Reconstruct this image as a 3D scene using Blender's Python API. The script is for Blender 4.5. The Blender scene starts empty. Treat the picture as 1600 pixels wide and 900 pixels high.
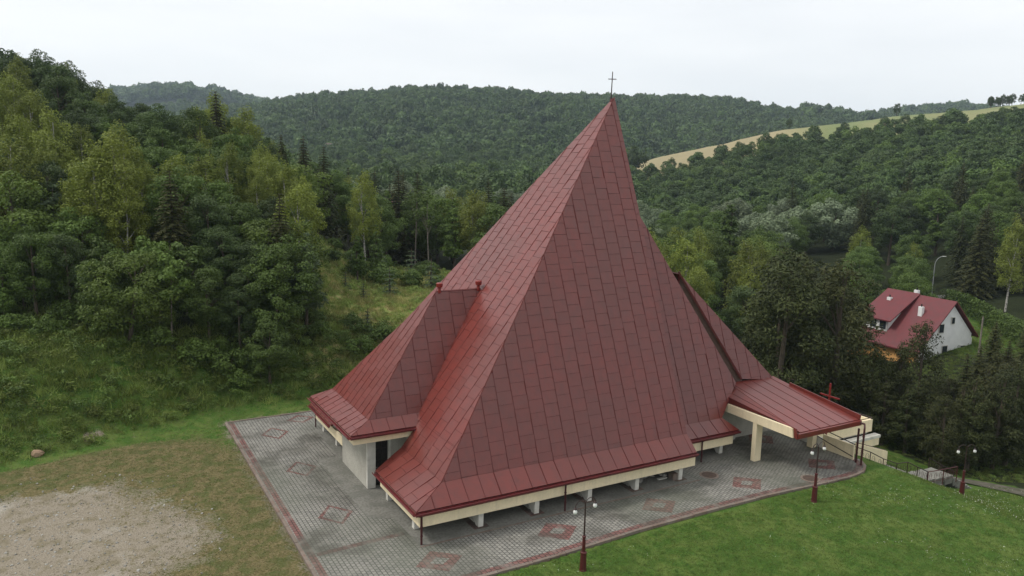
import bpy, bmesh, math, random
import numpy as np
from mathutils import Vector, Matrix
random.seed(7); rng = np.random.default_rng(11)
R = math.radians
sc = bpy.context.scene
COL = sc.collection

# ------------------------------------------------------------------ camera, world, sun, exposure
TH = 0.521405649; CT, ST = math.cos(TH), math.sin(TH)
def W(a, d):            # level frame (metres to the side, metres away) -> world x, y
    return (a*CT + d*ST, -a*ST + d*CT)
def L(X, Y):
    return (X*CT - Y*ST, X*ST + Y*CT)
CAMZ = 19.3
pitch, roll, FPX = 0.153588974, 0.0232270157, 1192.739
Fv = Vector((0, math.cos(pitch), -math.sin(pitch))); Uv = Vector((0, math.sin(pitch), math.cos(pitch))); Rv = Vector((1, 0, 0))
cr = math.cos(roll)*Rv + math.sin(roll)*Uv; cu = -math.sin(roll)*Rv + math.cos(roll)*Uv
rot = Matrix.Rotation(-TH, 3, 'Z')
cr, cu, Fw = rot @ cr, rot @ cu, rot @ Fv
cd = bpy.data.cameras.new('camera'); cam = bpy.data.objects.new('camera', cd); COL.objects.link(cam)
cam.matrix_world = Matrix(((cr.x, cu.x, -Fw.x, 0), (cr.y, cu.y, -Fw.y, 0), (cr.z, cu.z, -Fw.z, CAMZ), (0, 0, 0, 1)))
cd.sensor_width = 36; cd.lens = 36*FPX/1600; cd.clip_start = 0.5; cd.clip_end = 12000
sc.camera = cam

SUN_EL, SUN_AZ = R(52), R(150)      # azimuth measured in the world plane, from +X towards +Y
wd = bpy.data.worlds.new("World"); sc.world = wd; wd.use_nodes = True
nt = wd.node_tree; nt.nodes.clear()
def N(nt, t, **k):
    n = nt.nodes.new(t)
    for a, b in k.items(): setattr(n, a, b)
    return n
out = N(nt, 'ShaderNodeOutputWorld')
sky = N(nt, 'ShaderNodeTexSky', sky_type='NISHITA', sun_disc=False, sun_elevation=SUN_EL)
sky.sun_rotation = R(90) - SUN_AZ
sky.dust_density = 3.0
b1 = N(nt, 'ShaderNodeBackground'); b1.inputs[1].default_value = 0.10; nt.links.new(sky.outputs[0], b1.inputs[0])
tc = N(nt, 'ShaderNodeTexCoord'); sep = N(nt, 'ShaderNodeSeparateXYZ'); nt.links.new(tc.outputs['Generated'], sep.inputs[0])
mp = N(nt, 'ShaderNodeMapping'); mp.inputs['Scale'].default_value = (1.2, 1.2, 6.0); nt.links.new(tc.outputs['Generated'], mp.inputs[0])
nz = N(nt, 'ShaderNodeTexNoise'); nz.inputs['Scale'].default_value = 1.6; nz.inputs['Detail'].default_value = 6; nt.links.new(mp.outputs[0], nz.inputs[0])
cramp = N(nt, 'ShaderNodeValToRGB'); nt.links.new(nz.outputs[0], cramp.inputs[0])
cramp.color_ramp.elements[0].position = 0.35; cramp.color_ramp.elements[0].color = (0.87, 0.885, 0.90, 1)
cramp.color_ramp.elements[1].position = 0.65; cramp.color_ramp.elements[1].color = (1.0, 1.0, 0.995, 1)
b2 = N(nt, 'ShaderNodeBackground'); b2.inputs[1].default_value = 1.07; nt.links.new(cramp.outputs[0], b2.inputs[0])
mx = N(nt, 'ShaderNodeMixShader'); mx.inputs[0].default_value = 0.88
nt.links.new(b1.outputs[0], mx.inputs[1]); nt.links.new(b2.outputs[0], mx.inputs[2]); nt.links.new(mx.outputs[0], out.inputs[0])
sl = bpy.data.lights.new('sun', 'SUN'); sl.energy = 2.0; sl.angle = R(14); sl.color = (1, 0.96, 0.9)
so = bpy.data.objects.new('sun', sl); COL.objects.link(so)
sd = Vector((math.cos(SUN_EL)*math.cos(SUN_AZ), math.cos(SUN_EL)*math.sin(SUN_AZ), math.sin(SUN_EL)))
so.rotation_euler = sd.to_track_quat('Z', 'Y').to_euler()
sc.view_settings.view_transform = 'Standard'; sc.view_settings.look = 'None'
sc.view_settings.exposure = 0.20; sc.view_settings.gamma = 1.0; sc.view_settings.use_curve_mapping = False
sc.render.engine = 'CYCLES'
sc.cycles.max_bounces = 6; sc.cycles.diffuse_bounces = 3; sc.cycles.glossy_bounces = 3; sc.cycles.transmission_bounces = 3
sc.cycles.volume_bounces = 1; sc.cycles.caustics_reflective = False; sc.cycles.caustics_refractive = False

# ------------------------------------------------------------------ materials
MATS = {}
def mat(name, col, rough=0.7, spec=0.3, metal=0.0, noise=None, bump=None, var=0.0, coord='obj', translucent=0.0, ior=None):
    """noise = (scale, colour2, amount); bump=(scale, strength)"""
    if name in MATS: return MATS[name]
    m = bpy.data.materials.new(name); m.use_nodes = True; t = m.node_tree; t.nodes.clear()
    o = N(t, 'ShaderNodeOutputMaterial'); p = N(t, 'ShaderNodeBsdfPrincipled')
    p.inputs['Roughness'].default_value = rough; p.inputs['Specular IOR Level'].default_value = spec; p.inputs['Metallic'].default_value = metal
    t.links.new(p.outputs[0], o.inputs[0])
    g = N(t, 'ShaderNodeNewGeometry')
    c = N(t, 'ShaderNodeRGB'); c.outputs[0].default_value = (*col, 1); cur = c.outputs[0]
    if noise:
        for (s, c2, am) in (noise if isinstance(noise, list) else [noise]):
            n = N(t, 'ShaderNodeTexNoise'); n.inputs['Scale'].default_value = s; n.inputs['Detail'].default_value = 5
            t.links.new(g.outputs['Position'], n.inputs[0])
            r = N(t, 'ShaderNodeMapRange'); r.inputs[1].default_value = 0.42; r.inputs[2].default_value = 0.62; r.inputs[4].default_value = am
            t.links.new(n.outputs[0], r.inputs[0])
            x = N(t, 'ShaderNodeMix', data_type='RGBA'); t.links.new(r.outputs[0], x.inputs[0]); t.links.new(cur, x.inputs[6]); x.inputs[7].default_value = (*c2, 1)
            cur = x.outputs[2]
    if var:
        oi = N(t, 'ShaderNodeObjectInfo'); at = N(t, 'ShaderNodeAttribute', attribute_name='tint')
        ad = N(t, 'ShaderNodeMath', operation='ADD'); t.links.new(oi.outputs['Random'], ad.inputs[0]); t.links.new(at.outputs['Fac'], ad.inputs[1])
        fr = N(t, 'ShaderNodeMath', operation='FRACT'); t.links.new(ad.outputs[0], fr.inputs[0])
        r = N(t, 'ShaderNodeMapRange'); r.inputs[3].default_value = 1-var; r.inputs[4].default_value = 1+var; t.links.new(fr.outputs[0], r.inputs[0])
        h = N(t, 'ShaderNodeHueSaturation'); t.links.new(cur, h.inputs['Color']); t.links.new(r.outputs[0], h.inputs['Value']); cur = h.outputs[0]
    t.links.new(cur, p.inputs['Base Color'])
    if bump:
        n = N(t, 'ShaderNodeTexNoise'); n.inputs['Scale'].default_value = bump[0]; n.inputs['Detail'].default_value = 4
        t.links.new(g.outputs['Position'], n.inputs[0])
        b = N(t, 'ShaderNodeBump'); b.inputs['Strength'].default_value = bump[1]; b.inputs['Distance'].default_value = 0.05
        t.links.new(n.outputs[0], b.inputs['Height']); t.links.new(b.outputs[0], p.inputs['Normal'])
    MATS[name] = m; return m

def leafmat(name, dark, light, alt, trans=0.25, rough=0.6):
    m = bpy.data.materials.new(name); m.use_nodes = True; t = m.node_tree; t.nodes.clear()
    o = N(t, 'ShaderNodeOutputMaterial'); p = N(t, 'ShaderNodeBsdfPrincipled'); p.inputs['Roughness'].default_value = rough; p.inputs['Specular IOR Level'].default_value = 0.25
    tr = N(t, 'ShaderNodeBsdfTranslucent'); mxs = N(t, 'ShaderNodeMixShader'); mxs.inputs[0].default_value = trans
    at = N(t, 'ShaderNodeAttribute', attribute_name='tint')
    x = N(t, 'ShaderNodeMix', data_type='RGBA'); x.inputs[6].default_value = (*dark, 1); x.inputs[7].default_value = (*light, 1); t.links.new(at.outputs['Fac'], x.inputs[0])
    oi = N(t, 'ShaderNodeObjectInfo')
    x2 = N(t, 'ShaderNodeMix', data_type='RGBA'); x2.inputs[7].default_value = (*alt, 1)
    r = N(t, 'ShaderNodeMapRange'); r.inputs[4].default_value = 0.65; t.links.new(oi.outputs['Random'], r.inputs[0])
    t.links.new(r.outputs[0], x2.inputs[0]); t.links.new(x.outputs[2], x2.inputs[6])
    mm = N(t, 'ShaderNodeMath', operation='MULTIPLY'); mm.inputs[1].default_value = 7.31; t.links.new(oi.outputs['Random'], mm.inputs[0])
    fr = N(t, 'ShaderNodeMath', operation='FRACT'); t.links.new(mm.outputs[0], fr.inputs[0])
    r2 = N(t, 'ShaderNodeMapRange'); r2.inputs[3].default_value = 0.72; r2.inputs[4].default_value = 1.25; t.links.new(fr.outputs[0], r2.inputs[0])
    h = N(t, 'ShaderNodeHueSaturation'); gg = N(t, 'ShaderNodeNewGeometry'); pn = N(t, 'ShaderNodeTexNoise'); pn.inputs['Scale'].default_value = .022; pn.inputs['Detail'].default_value = 4; t.links.new(gg.outputs['Position'], pn.inputs[0])
    pr = N(t, 'ShaderNodeMapRange'); pr.inputs[1].default_value = .42; pr.inputs[2].default_value = .62; pr.inputs[4].default_value = .28; t.links.new(pn.outputs[0], pr.inputs[0])
    x3 = N(t, 'ShaderNodeMix', data_type='RGBA'); x3.inputs[7].default_value = (light[0]*1.0, light[1]*.9, light[2]*.8, 1); t.links.new(pr.outputs[0], x3.inputs[0]); t.links.new(x2.outputs[2], x3.inputs[6]); t.links.new(x3.outputs[2], h.inputs['Color']); t.links.new(r2.outputs[0], h.inputs['Value'])
    t.links.new(h.outputs[0], p.inputs['Base Color']); t.links.new(h.outputs[0], tr.inputs[0])
    t.links.new(p.outputs[0], mxs.inputs[1]); t.links.new(tr.outputs[0], mxs.inputs[2]); t.links.new(mxs.outputs[0], o.inputs[0])
    return m

M_roof = mat('roof_metal', (0.158, 0.026, 0.019), 0.34, 0.6, noise=[(0.16, (0.124, 0.029, 0.022), 0.7), (1.7, (0.10, 0.025, 0.020), 0.35)], var=0.035, bump=(2.2, 0.2))
M_seam = mat('roof_seam', (0.10, 0.017, 0.015), 0.5, 0.35)  # darker maroon than the panels: dirt, plus the ribs' shading put into the colour
M_gut = mat('gutter_metal', (0.15, 0.022, 0.024), 0.4, 0.45, noise=(3, (0.09, 0.02, 0.02), 0.7))
M_cream = mat('cream_plaster', (0.84, 0.71, 0.48), 0.8, 0.2, noise=[(0.7, (0.72, 0.62, 0.42), 0.7), (9, (0.68, 0.58, 0.40), 0.4)])
def streak(m, amt, col):
    t = m.node_tree; p = next(n for n in t.nodes if n.type == 'BSDF_PRINCIPLED'); g = N(t, 'ShaderNodeNewGeometry'); mp = N(t, 'ShaderNodeMapping'); mp.inputs['Scale'].default_value = (3.5, 3.5, .25)
    n = N(t, 'ShaderNodeTexNoise'); n.inputs['Scale'].default_value = 1; n.inputs['Detail'].default_value = 6; t.links.new(g.outputs['Position'], mp.inputs[0]); t.links.new(mp.outputs[0], n.inputs[0])
    r = N(t, 'ShaderNodeMapRange'); r.inputs[1].default_value = .5; r.inputs[2].default_value = .72; r.inputs[4].default_value = amt; t.links.new(n.outputs[0], r.inputs[0])
    x = N(t, 'ShaderNodeMix', data_type='RGBA'); l = p.inputs['Base Color'].links[0].from_socket; t.links.new(r.outputs[0], x.inputs[0]); t.links.new(l, x.inputs[6]); x.inputs[7].default_value = (*col, 1); t.links.new(x.outputs[2], p.inputs['Base Color'])
streak(M_cream, .28, (.50, .43, .30)); streak(M_roof, .4, (.09, .024, .020))
M_plaster = mat('grey_plaster', (0.47, 0.45, 0.39), 0.9, 0.15, noise=[(1.0, (0.38, 0.36, 0.31), 0.8), (14, (0.33, 0.31, 0.27), 0.6)], bump=(40, 0.5))
M_white = mat('white_concrete', (0.60, 0.58, 0.52), 0.85, 0.15, noise=[(2, (0.45, 0.43, 0.38), 0.7)])
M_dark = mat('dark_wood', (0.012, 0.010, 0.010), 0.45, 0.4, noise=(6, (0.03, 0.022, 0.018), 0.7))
M_brown = mat('brown_flashing', (0.16, 0.105, 0.085), 0.6, 0.3, noise=(3, (0.12, 0.07, 0.05), 0.6))
M_pipe = mat('downpipe', (0.055, 0.013, 0.014), 0.45, 0.4)
M_redp = mat('red_paint', (0.20, 0.016, 0.013), 0.4, 0.45)
M_iron = mat('rail_iron', (0.035, 0.018, 0.016), 0.5, 0.4)
M_lampred = mat('lamp_red_iron', (0.075, 0.013, 0.013), 0.45, 0.4, noise=(8, (0.06, 0.014, 0.014), 0.6))
M_globe = mat('globe_glass', (0.70, 0.70, 0.67), 0.15, 0.5)
M_kerb = mat('kerb_concrete', (0.19, 0.155, 0.13), 0.9, 0.1, noise=[(1.5, (0.16, 0.10, 0.08), 0.7), (12, (0.2, 0.18, 0.15), 0.5)], var=0.12)
M_stone = mat('stone_grey', (0.32, 0.31, 0.28), 0.9, 0.1, noise=(6, (0.18, 0.17, 0.15), 0.8), var=0.3, bump=(10, 0.6))
M_steel = mat('grey_steel', (0.25, 0.26, 0.27), 0.5, 0.4)
M_soil = mat('slab_concrete', (0.22, 0.215, 0.19), 0.95, 0.1, noise=[(0.8, (0.15, 0.15, 0.13), 0.8), (7, (0.12, 0.115, 0.10), 0.6)], bump=(20, 0.5))

def brickmat(name, ca, cb, mortar, sx=0.2, sy=0.1, rotz=0.0, stain=None):
    m = bpy.data.materials.new(name); m.use_nodes = True; t = m.node_tree; t.nodes.clear()
    o = N(t, 'ShaderNodeOutputMaterial'); p = N(t, 'ShaderNodeBsdfPrincipled'); p.inputs['Roughness'].default_value = 0.88; p.inputs['Specular IOR Level'].default_value = 0.2
    t.links.new(p.outputs[0], o.inputs[0]); g = N(t, 'ShaderNodeNewGeometry')
    mpp = N(t, 'ShaderNodeMapping'); mpp.inputs['Rotation'].default_value = (0, 0, rotz); t.links.new(g.outputs['Position'], mpp.inputs[0])
    b = N(t, 'ShaderNodeTexBrick'); b.inputs['Scale'].default_value = 1.0; b.inputs['Brick Width'].default_value = sx; b.inputs['Row Height'].default_value = sy
    b.inputs['Mortar Size'].default_value = 0.022; b.inputs['Mortar Smooth'].default_value = 0.3; b.inputs['Bias'].default_value = 0
    b.inputs['Color1'].default_value = (*ca, 1); b.inputs['Color2'].default_value = (*cb, 1); b.inputs['Mortar'].default_value = (*mortar, 1)
    t.links.new(mpp.outputs[0], b.inputs[0]); cur = b.outputs[0]
    for (s, c2, am, lo, hi) in [(0.35, (0.07, 0.066, 0.055), 0.8, 0.46, 0.66), (1.3, (0.26, 0.25, 0.22), 0.35, 0.5, 0.65), (0.12, (0.11, 0.12, 0.09), 0.45, 0.45, 0.6)]:
        n = N(t, 'ShaderNodeTexNoise'); n.inputs['Scale'].default_value = s; n.inputs['Detail'].default_value = 6; t.links.new(g.outputs['Position'], n.inputs[0])
        r = N(t, 'ShaderNodeMapRange'); r.inputs[1].default_value = lo; r.inputs[2].default_value = hi; r.inputs[4].default_value = am; t.links.new(n.outputs[0], r.inputs[0])
        x = N(t, 'ShaderNodeMix', data_type='RGBA'); t.links.new(r.outputs[0], x.inputs[0]); t.links.new(cur, x.inputs[6]); x.inputs[7].default_value = (*c2, 1); cur = x.outputs[2]
    t.links.new(cur, p.inputs['Base Color'])
    bp = N(t, 'ShaderNodeBump'); bp.inputs['Strength'].default_value = 0.8; bp.inputs['Distance'].default_value = 0.015; bp.invert = True
    t.links.new(b.outputs['Fac'], bp.inputs['Height']); t.links.new(bp.outputs[0], p.inputs['Normal'])
    MATS[name] = m; return m
M_pav = brickmat('grey_pavers', (0.27, 0.26, 0.23), (0.20, 0.195, 0.175), (0.055, 0.053, 0.047), 0.26, 0.22, R(90))
M_redpav = brickmat('red_pavers', (0.20, 0.095, 0.085), (0.155, 0.085, 0.075), (0.05, 0.035, 0.03), 0.30, 0.26, R(90))

# ------------------------------------------------------------------ helpers
def mesh_obj(name, verts, faces, m, parent=None, tint=None, smooth=False, mats=None):
    me = bpy.data.meshes.new(name); me.from_pydata([tuple(v) for v in verts], [], [tuple(f) for f in faces]); me.update()
    me.materials.append(m)
    o = bpy.data.objects.new(name, me); COL.objects.link(o)
    if parent: o.parent = parent
    if tint is not None:
        a = me.attributes.new('tint', 'FLOAT', 'FACE'); a.data.foreach_set('value', np.asarray(tint, dtype=np.float32))
    if smooth: me.polygons.foreach_set('use_smooth', [True]*len(me.polygons))
    return o
def tag(o, label=None, cat=None, group=None, kind=None):
    if label: o['label'] = label
    if cat: o['category'] = cat
    if group: o['group'] = group
    if kind: o['kind'] = kind
    return o
def empty(name, loc=(0, 0, 0)):
    o = bpy.data.objects.new(name, None); COL.objects.link(o); o.location = loc; o.empty_display_size = 0.3; return o
class MB:
    def __init__(s): s.v = []; s.f = []
    def add(s, v, f):
        n = len(s.v); s.v += [tuple(x) for x in v]; s.f += [tuple(i+n for i in q) for q in f]
    def box(s, x0, y0, z0, x1, y1, z1):
        s.add([(x0, y0, z0), (x1, y0, z0), (x1, y1, z0), (x0, y1, z0), (x0, y0, z1), (x1, y0, z1), (x1, y1, z1), (x0, y1, z1)],
              [(0, 3, 2, 1), (4, 5, 6, 7), (0, 1, 5, 4), (1, 2, 6, 5), (2, 3, 7, 6), (3, 0, 4, 7)])
    def hexa(s, b, t):   # bottom 4, top 4 (ccw from above)
        s.add(list(b)+list(t), [(0, 3, 2, 1), (4, 5, 6, 7), (0, 1, 5, 4), (1, 2, 6, 5), (2, 3, 7, 6), (3, 0, 4, 7)])
    def prism(s, poly, z0, z1):
        n = len(poly); s.add([(x, y, z0) for x, y in poly]+[(x, y, z1) for x, y in poly],
              [tuple(range(n))[::-1], tuple(range(n, 2*n))]+[(i, (i+1) % n, n+(i+1) % n, n+i) for i in range(n)])
    def slab(s, poly3, off):   # planar polygon extruded by vector off
        n = len(poly3); p = [Vector(q) for q in poly3]; o = Vector(off)
        s.add(p+[q+o for q in p], [tuple(range(n))[::-1], tuple(range(n, 2*n))]+[(i, (i+1) % n, n+(i+1) % n, n+i) for i in range(n)])
    def tube(s, pts, rad, seg=8, cap=True):
        pts = [Vector(p) for p in pts]; rad = [rad]*len(pts) if not isinstance(rad, (list, tuple)) else rad
        rings = []
        for i, p in enumerate(pts):
            d = (pts[min(i+1, len(pts)-1)]-pts[max(i-1, 0)]).normalized()
            a = d.orthogonal().normalized() if i == 0 else (prev - d*prev.dot(d)).normalized()
            prev = a; b = d.cross(a)
            rings.append([p+(a*math.cos(2*math.pi*k/seg)+b*math.sin(2*math.pi*k/seg))*rad[i] for k in range(seg)])
        f = []
        for i in range(len(pts)-1):
            for k in range(seg):
                f.append((i*seg+k, i*seg+(k+1) % seg, (i+1)*seg+(k+1) % seg, (i+1)*seg+k))
        if cap: f += [tuple(range(seg))[::-1], tuple(range((len(pts)-1)*seg, len(pts)*seg))]
        s.add([v for r in rings for v in r], f)
    def lathe(s, c, prof, seg=16):
        c = Vector(c); v = []
        for r, z in prof: v += [c+Vector((r*math.cos(2*math.pi*k/seg), r*math.sin(2*math.pi*k/seg), z)) for k in range(seg)]
        f = [(i*seg+k, i*seg+(k+1) % seg, (i+1)*seg+(k+1) % seg, (i+1)*seg+k) for i in range(len(prof)-1) for k in range(seg)]
        f += [tuple(range(seg))[::-1], tuple(range((len(prof)-1)*seg, len(prof)*seg))]
        s.add(v, f)
    def build(s, name, m, parent=None, smooth=False):
        return mesh_obj(name, s.v, s.f, m, parent, smooth=smooth)
def bx(name, m, parent, *a):
    b = MB(); b.box(*a); return b.build(name, m, parent)

# ------------------------------------------------------------------ terrain
def sm(t): t = np.clip(t, 0, 1); return t*t*(3-2*t)
ROWS = [45, 60, 80, 110, 150, 220, 320, 380, 420, 450, 550, 650, 900, 1150, 1500, 2500, 4000]
T = {
 -900: [0, 4, 10, 18, 24, 26, 20, 20, 20, 20, 20, 25, 40, 60, 80, 120, 120],
 -200: [0, 5.5, 11.5, 20, 25, 26, 20, 20, 20, 20, 20, 25, 40, 60, 80, 120, 120],
 0:    [0, 5.5, 11.5, 22, 25.5, 24, 20, 20, 20, 20, 20, 25, 40, 60, 80, 150, 150],
 100:  [0, 5.5, 11, 22, 23, 20, 16, 16, 16, 16, 16, 22, 40, 60, 80, 190, 200],
 200:  [0, 5.5, 10.5, 18.5, 18, 12, 10, 10, 10, 10, 12, 20, 40, 60, 120, 214, 200],
 300:  [0, 5.2, 10.5, 18, 16, 8, 8, 8, 8, 8, 12, 20, 50, 72, 140, 205, 200],
 400:  [0, 5, 9, 15, 12, 6, 6, 7, 8, 8, 12, 22, 68, 92, 110, 196, 200],
 480:  [0, 4.5, 7, 10, 8, 4, 5, 6, 7, 7, 14, 25, 80, 108, 100, 120, 120],
 560:  [0, 3, 4.6, 5, 4, 3, 3, 5, 6, 7, 16, 30, 85, 116, 100, 120, 120],
 700:  [0, 2, 4, 4.2, 2.5, 2, 3, 5, 7, 8, 18, 32, 90, 125, 100, 120, 120],
 900:  [0, 0, 0, 0, 0, 1, 2, 4, 5, 6, 16, 28, 85, 118, 100, 120, 120],
 1000: [0, 0, -2, -4, -1, 0, 2, 10, 25, 29, 12, 20, 78, 118, 100, 120, 120],
 1100: [0, 0, -4, -5, -2, 0, 8, 18.5, 32, 37, 24, 20, 78, 121, 100, 120, 120],
 1200: [0, -1, -5, -5, -2, 2, 12, 28, 42, 47.5, 34, 24, 70, 108, 100, 120, 120],
 1300: [0, -3, -5.5, -6, -2, 5, 18, 36, 47.5, 52, 42, 34, 60, 96, 100, 120, 120],
 1400: [0, -4, -6, -5.5, -2, 8, 24, 42, 52.5, 57, 48, 44, 60, 80, 140, 160, 120],
 1500: [0, -5, -6, -2, 2, 13, 29, 47, 56, 60, 60, 55, 60, 80, 150, 160, 120],
 1600: [0, -5, -6, -1, 4, 17, 33, 52, 61, 66, 70, 70, 70, 80, 130, 160, 120],
 1800: [0, -5, -5, 0, 6, 22, 42, 56, 66, 72, 76, 76, 76, 80, 100, 150, 120],
 2600: [0, -5, -5, -4, 6, 22, 42, 56, 66, 72, 76, 76, 76, 80, 100, 150, 120]}
_cols = np.array(sorted(T)); _tab = np.array([T[c] for c in _cols], float); _lr = np.log(np.array(ROWS, float))
GU = np.linspace(-900, 2600, 281); GD = np.linspace(_lr[0], _lr[-1], 240)
_t1 = np.array([np.interp(GU, _cols, _tab[:, j]) for j in range(len(ROWS))])          # rows x GU
_t2 = np.array([np.interp(GD, _lr, _t1[:, i]) for i in range(len(GU))])               # GU x GD
def _blur(a, k, ax):
    w = np.exp(-0.5*(np.arange(-3*k, 3*k+1)/k)**2); w /= w.sum()
    pad = [(0, 0), (0, 0)]; pad[ax] = (3*k, 3*k); b = np.pad(a, pad, mode='edge')
    return np.apply_along_axis(lambda r: np.convolve(r, w, 'valid'), ax, b)
_t2 = _blur(_blur(_t2, 2, 0), 2, 1)
def table(a, d):
    u = 800+FPX*a/np.maximum(d, 1.0); dd = np.hypot(a, d)*np.where(np.abs(a) < d*1.2, d/np.maximum(np.hypot(a, d), 1e-6), 0.64)
    u = np.where(d <= 1, np.where(a < 0, -900, 2600), u)
    fu = np.clip((u+900)/3500*280, 0, 279.999); fd = np.clip((np.log(np.maximum(dd, 45))-GD[0])/(GD[-1]-GD[0])*239, 0, 238.999)
    i = fu.astype(int); j = fd.astype(int); x = fu-i; y = fd-j
    return (_t2[i, j]*(1-x)*(1-y)+_t2[i+1, j]*x*(1-y)+_t2[i, j+1]*(1-x)*y+_t2[i+1, j+1]*x*y)
def vnoise(X, Y, s, seed=0):
    xi = np.floor(X/s); yi = np.floor(Y/s); fx = X/s-xi; fy = Y/s-yi; fx = fx*fx*(3-2*fx); fy = fy*fy*(3-2*fy)
    def h(i, j):
        v = np.sin(i*127.1+j*311.7+seed*74.7)*43758.5453; return v-np.floor(v)
    return (h(xi, yi)*(1-fx)+h(xi+1, yi)*fx)*(1-fy)+(h(xi, yi+1)*(1-fx)+h(xi+1, yi+1)*fx)*fy
def fbm(X, Y, s, seed=0): return (vnoise(X, Y, s, seed)+0.5*vnoise(X, Y, s/2.1, seed+1)+0.25*vnoise(X, Y, s/4.3, seed+2))/1.75
def bank_s(X, Y):    # distance past the foot of the bank
    yb = np.where(X < 9, 54.85+(X+4.94)*0.262, 58.9)
    return Y-yb-0.8*(vnoise(X, Y*0+3, 5.0, 4)-0.5)
def height(X, Y):
    X = np.asarray(X, float); Y = np.asarray(Y, float); a, d = L(X, Y)
    rx = X-46.4; dropx = np.where(rx < 0, 0, 0.42*np.maximum(rx-0.6*(1-np.exp(-rx/0.6)), 0)); right = -5.6*(1-np.exp(-(dropx/5.6)**1.35*1.5))**0.9
    right = np.where(rx < 0, 0, right)
    lawn = -0.035*np.clip(30-Y, 0, 30)-0.0016*np.clip(27-Y, 0, 40)**2
    s = bank_s(X, Y); bh = np.interp(X, [-20, 9, 18, 30, 46], [5.2, 5.0, 3.6, 1.5, 0.0])
    bank = bh*sm(s/13.0)
    n = right+np.where(Y < 30, lawn, 0)+bank
    dx = np.maximum(np.maximum(5-X, X-47), 0); dy = np.maximum(np.maximum(26-Y, Y-59.5), 0); dr = np.hypot(dx, dy)
    Wt = sm((dr-2)/18)*sm((d-43)/16)
    far = table(a, d)
    far = far+(fbm(X, Y, 90, 9)-0.5)*np.clip((d-500)/60, 0, 9)+(fbm(X, Y, 14, 5)-0.5)*np.clip((d-70)/30, 0, 1.3)
    z = n*(1-Wt)+far*Wt
    rough = (fbm(X, Y, 2.2, 2)-0.5)*0.10
    inside = (X > 8.7) & (X < 46.6) & (Y > 30) & (Y < 58.6)
    return np.where(inside & (z > -0.3), -0.12, z+rough-0.05)
def H(X, Y): return float(height(np.array([X]), np.array([Y]))[0])

def vis_px(a, d): return 800+FPX*a/d
radii = np.concatenate([[0.01, 5, 10, 15, 18], np.geomspace(20, 110, 190), np.geomspace(112, 700, 160), np.geomspace(720, 4500, 80)])
ang = np.concatenate([np.linspace(-R(180), -R(48), 30, endpoint=False), np.linspace(-R(48), R(48), 420), np.linspace(R(50), R(178), 30)])
AA, RR = np.meshgrid(ang, radii, indexing='xy')
a_, d_ = RR*np.sin(AA), RR*np.cos(AA)
GX = a_*CT+d_*ST; GY = -a_*ST+d_*CT
GZ = height(GX, GY)
nr, na = RR.shape
verts = np.stack([GX, GY, GZ], -1).reshape(-1, 3)
ii, jj = np.meshgrid(np.arange(nr-1), np.arange(na), indexing='ij'); j2 = (jj+1) % na
faces = np.stack([ii*na+jj, ii*na+j2, (ii+1)*na+j2, (ii+1)*na+jj], -1).reshape(-1, 4)[:, ::-1]
me = bpy.data.meshes.new('ground'); me.vertices.add(len(verts)); me.vertices.foreach_set('co', verts.ravel())
me.loops.add(faces.size); me.loops.foreach_set('vertex_index', faces.ravel()); me.polygons.add(len(faces)); me.polygons.foreach_set('loop_start', np.arange(0, faces.size, 4)); me.update(); me.validate()
me.polygons.foreach_set('use_smooth', [True]*len(me.polygons))
PX = vis_px(a_, np.maximum(d_, 1)).ravel(); X_, Y_ = GX.ravel(), GY.ravel(); D_ = d_.ravel(); S_ = bank_s(X_, Y_)
def masks():
    n1 = fbm(X_, Y_, 4, 21); n2 = fbm(X_, Y_, 9, 22)
    e = np.hypot((X_+3.4)/8.8, (Y_-42.4)/9.6); dirt = sm((1.25-e+0.75*(n1-0.5))/0.9)
    e2 = np.hypot((X_-0)/13, (Y_-44)/15); dry = sm((1.3-e2+0.6*(n2-0.5))/0.5)*sm((0.6-S_)/1.5)
    edge = sm((1.3-np.abs(np.maximum(np.abs(X_-27.8)-18.8, np.abs(Y_-44.4)-14.2)))/1.2)*0.55*((X_ < 9) | (Y_ > 58))
    dirt = np.maximum(dirt*(S_ < 1), edge*0.8)
    bare = sm((fbm(X_, Y_, 3.0, 33)-0.72)/0.06)*(S_ > 0.5)*(S_ < 9)*(X_ < 8); dirt = np.maximum(dirt, bare*0.8)
    inplan = (X_ > 8) & (X_ < 47) & (Y_ > 29) & (Y_ < 60)
    meadow = sm((S_-2)/6)*((PX > 470) & (PX < 900) & (D_ > 62) & (D_ < 125))
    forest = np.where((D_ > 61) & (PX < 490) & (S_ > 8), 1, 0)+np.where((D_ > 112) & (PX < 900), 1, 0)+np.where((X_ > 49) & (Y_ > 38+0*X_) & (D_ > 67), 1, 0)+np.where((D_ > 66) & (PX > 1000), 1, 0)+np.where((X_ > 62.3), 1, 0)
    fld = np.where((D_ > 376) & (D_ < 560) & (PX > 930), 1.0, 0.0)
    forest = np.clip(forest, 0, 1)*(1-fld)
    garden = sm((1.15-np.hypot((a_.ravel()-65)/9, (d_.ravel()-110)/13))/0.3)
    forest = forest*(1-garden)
    return [(dirt, dry, fld*np.clip(1-(PX-1200)/120, 0, 1)), (meadow, forest, fld*np.clip((PX-1200)/120, 0, 1))]
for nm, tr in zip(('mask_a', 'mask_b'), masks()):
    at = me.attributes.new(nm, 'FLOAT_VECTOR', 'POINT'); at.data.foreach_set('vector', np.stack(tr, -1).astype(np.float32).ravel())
gm = bpy.data.materials.new('ground_grass'); gm.use_nodes = True; t = gm.node_tree; t.nodes.clear()
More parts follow.
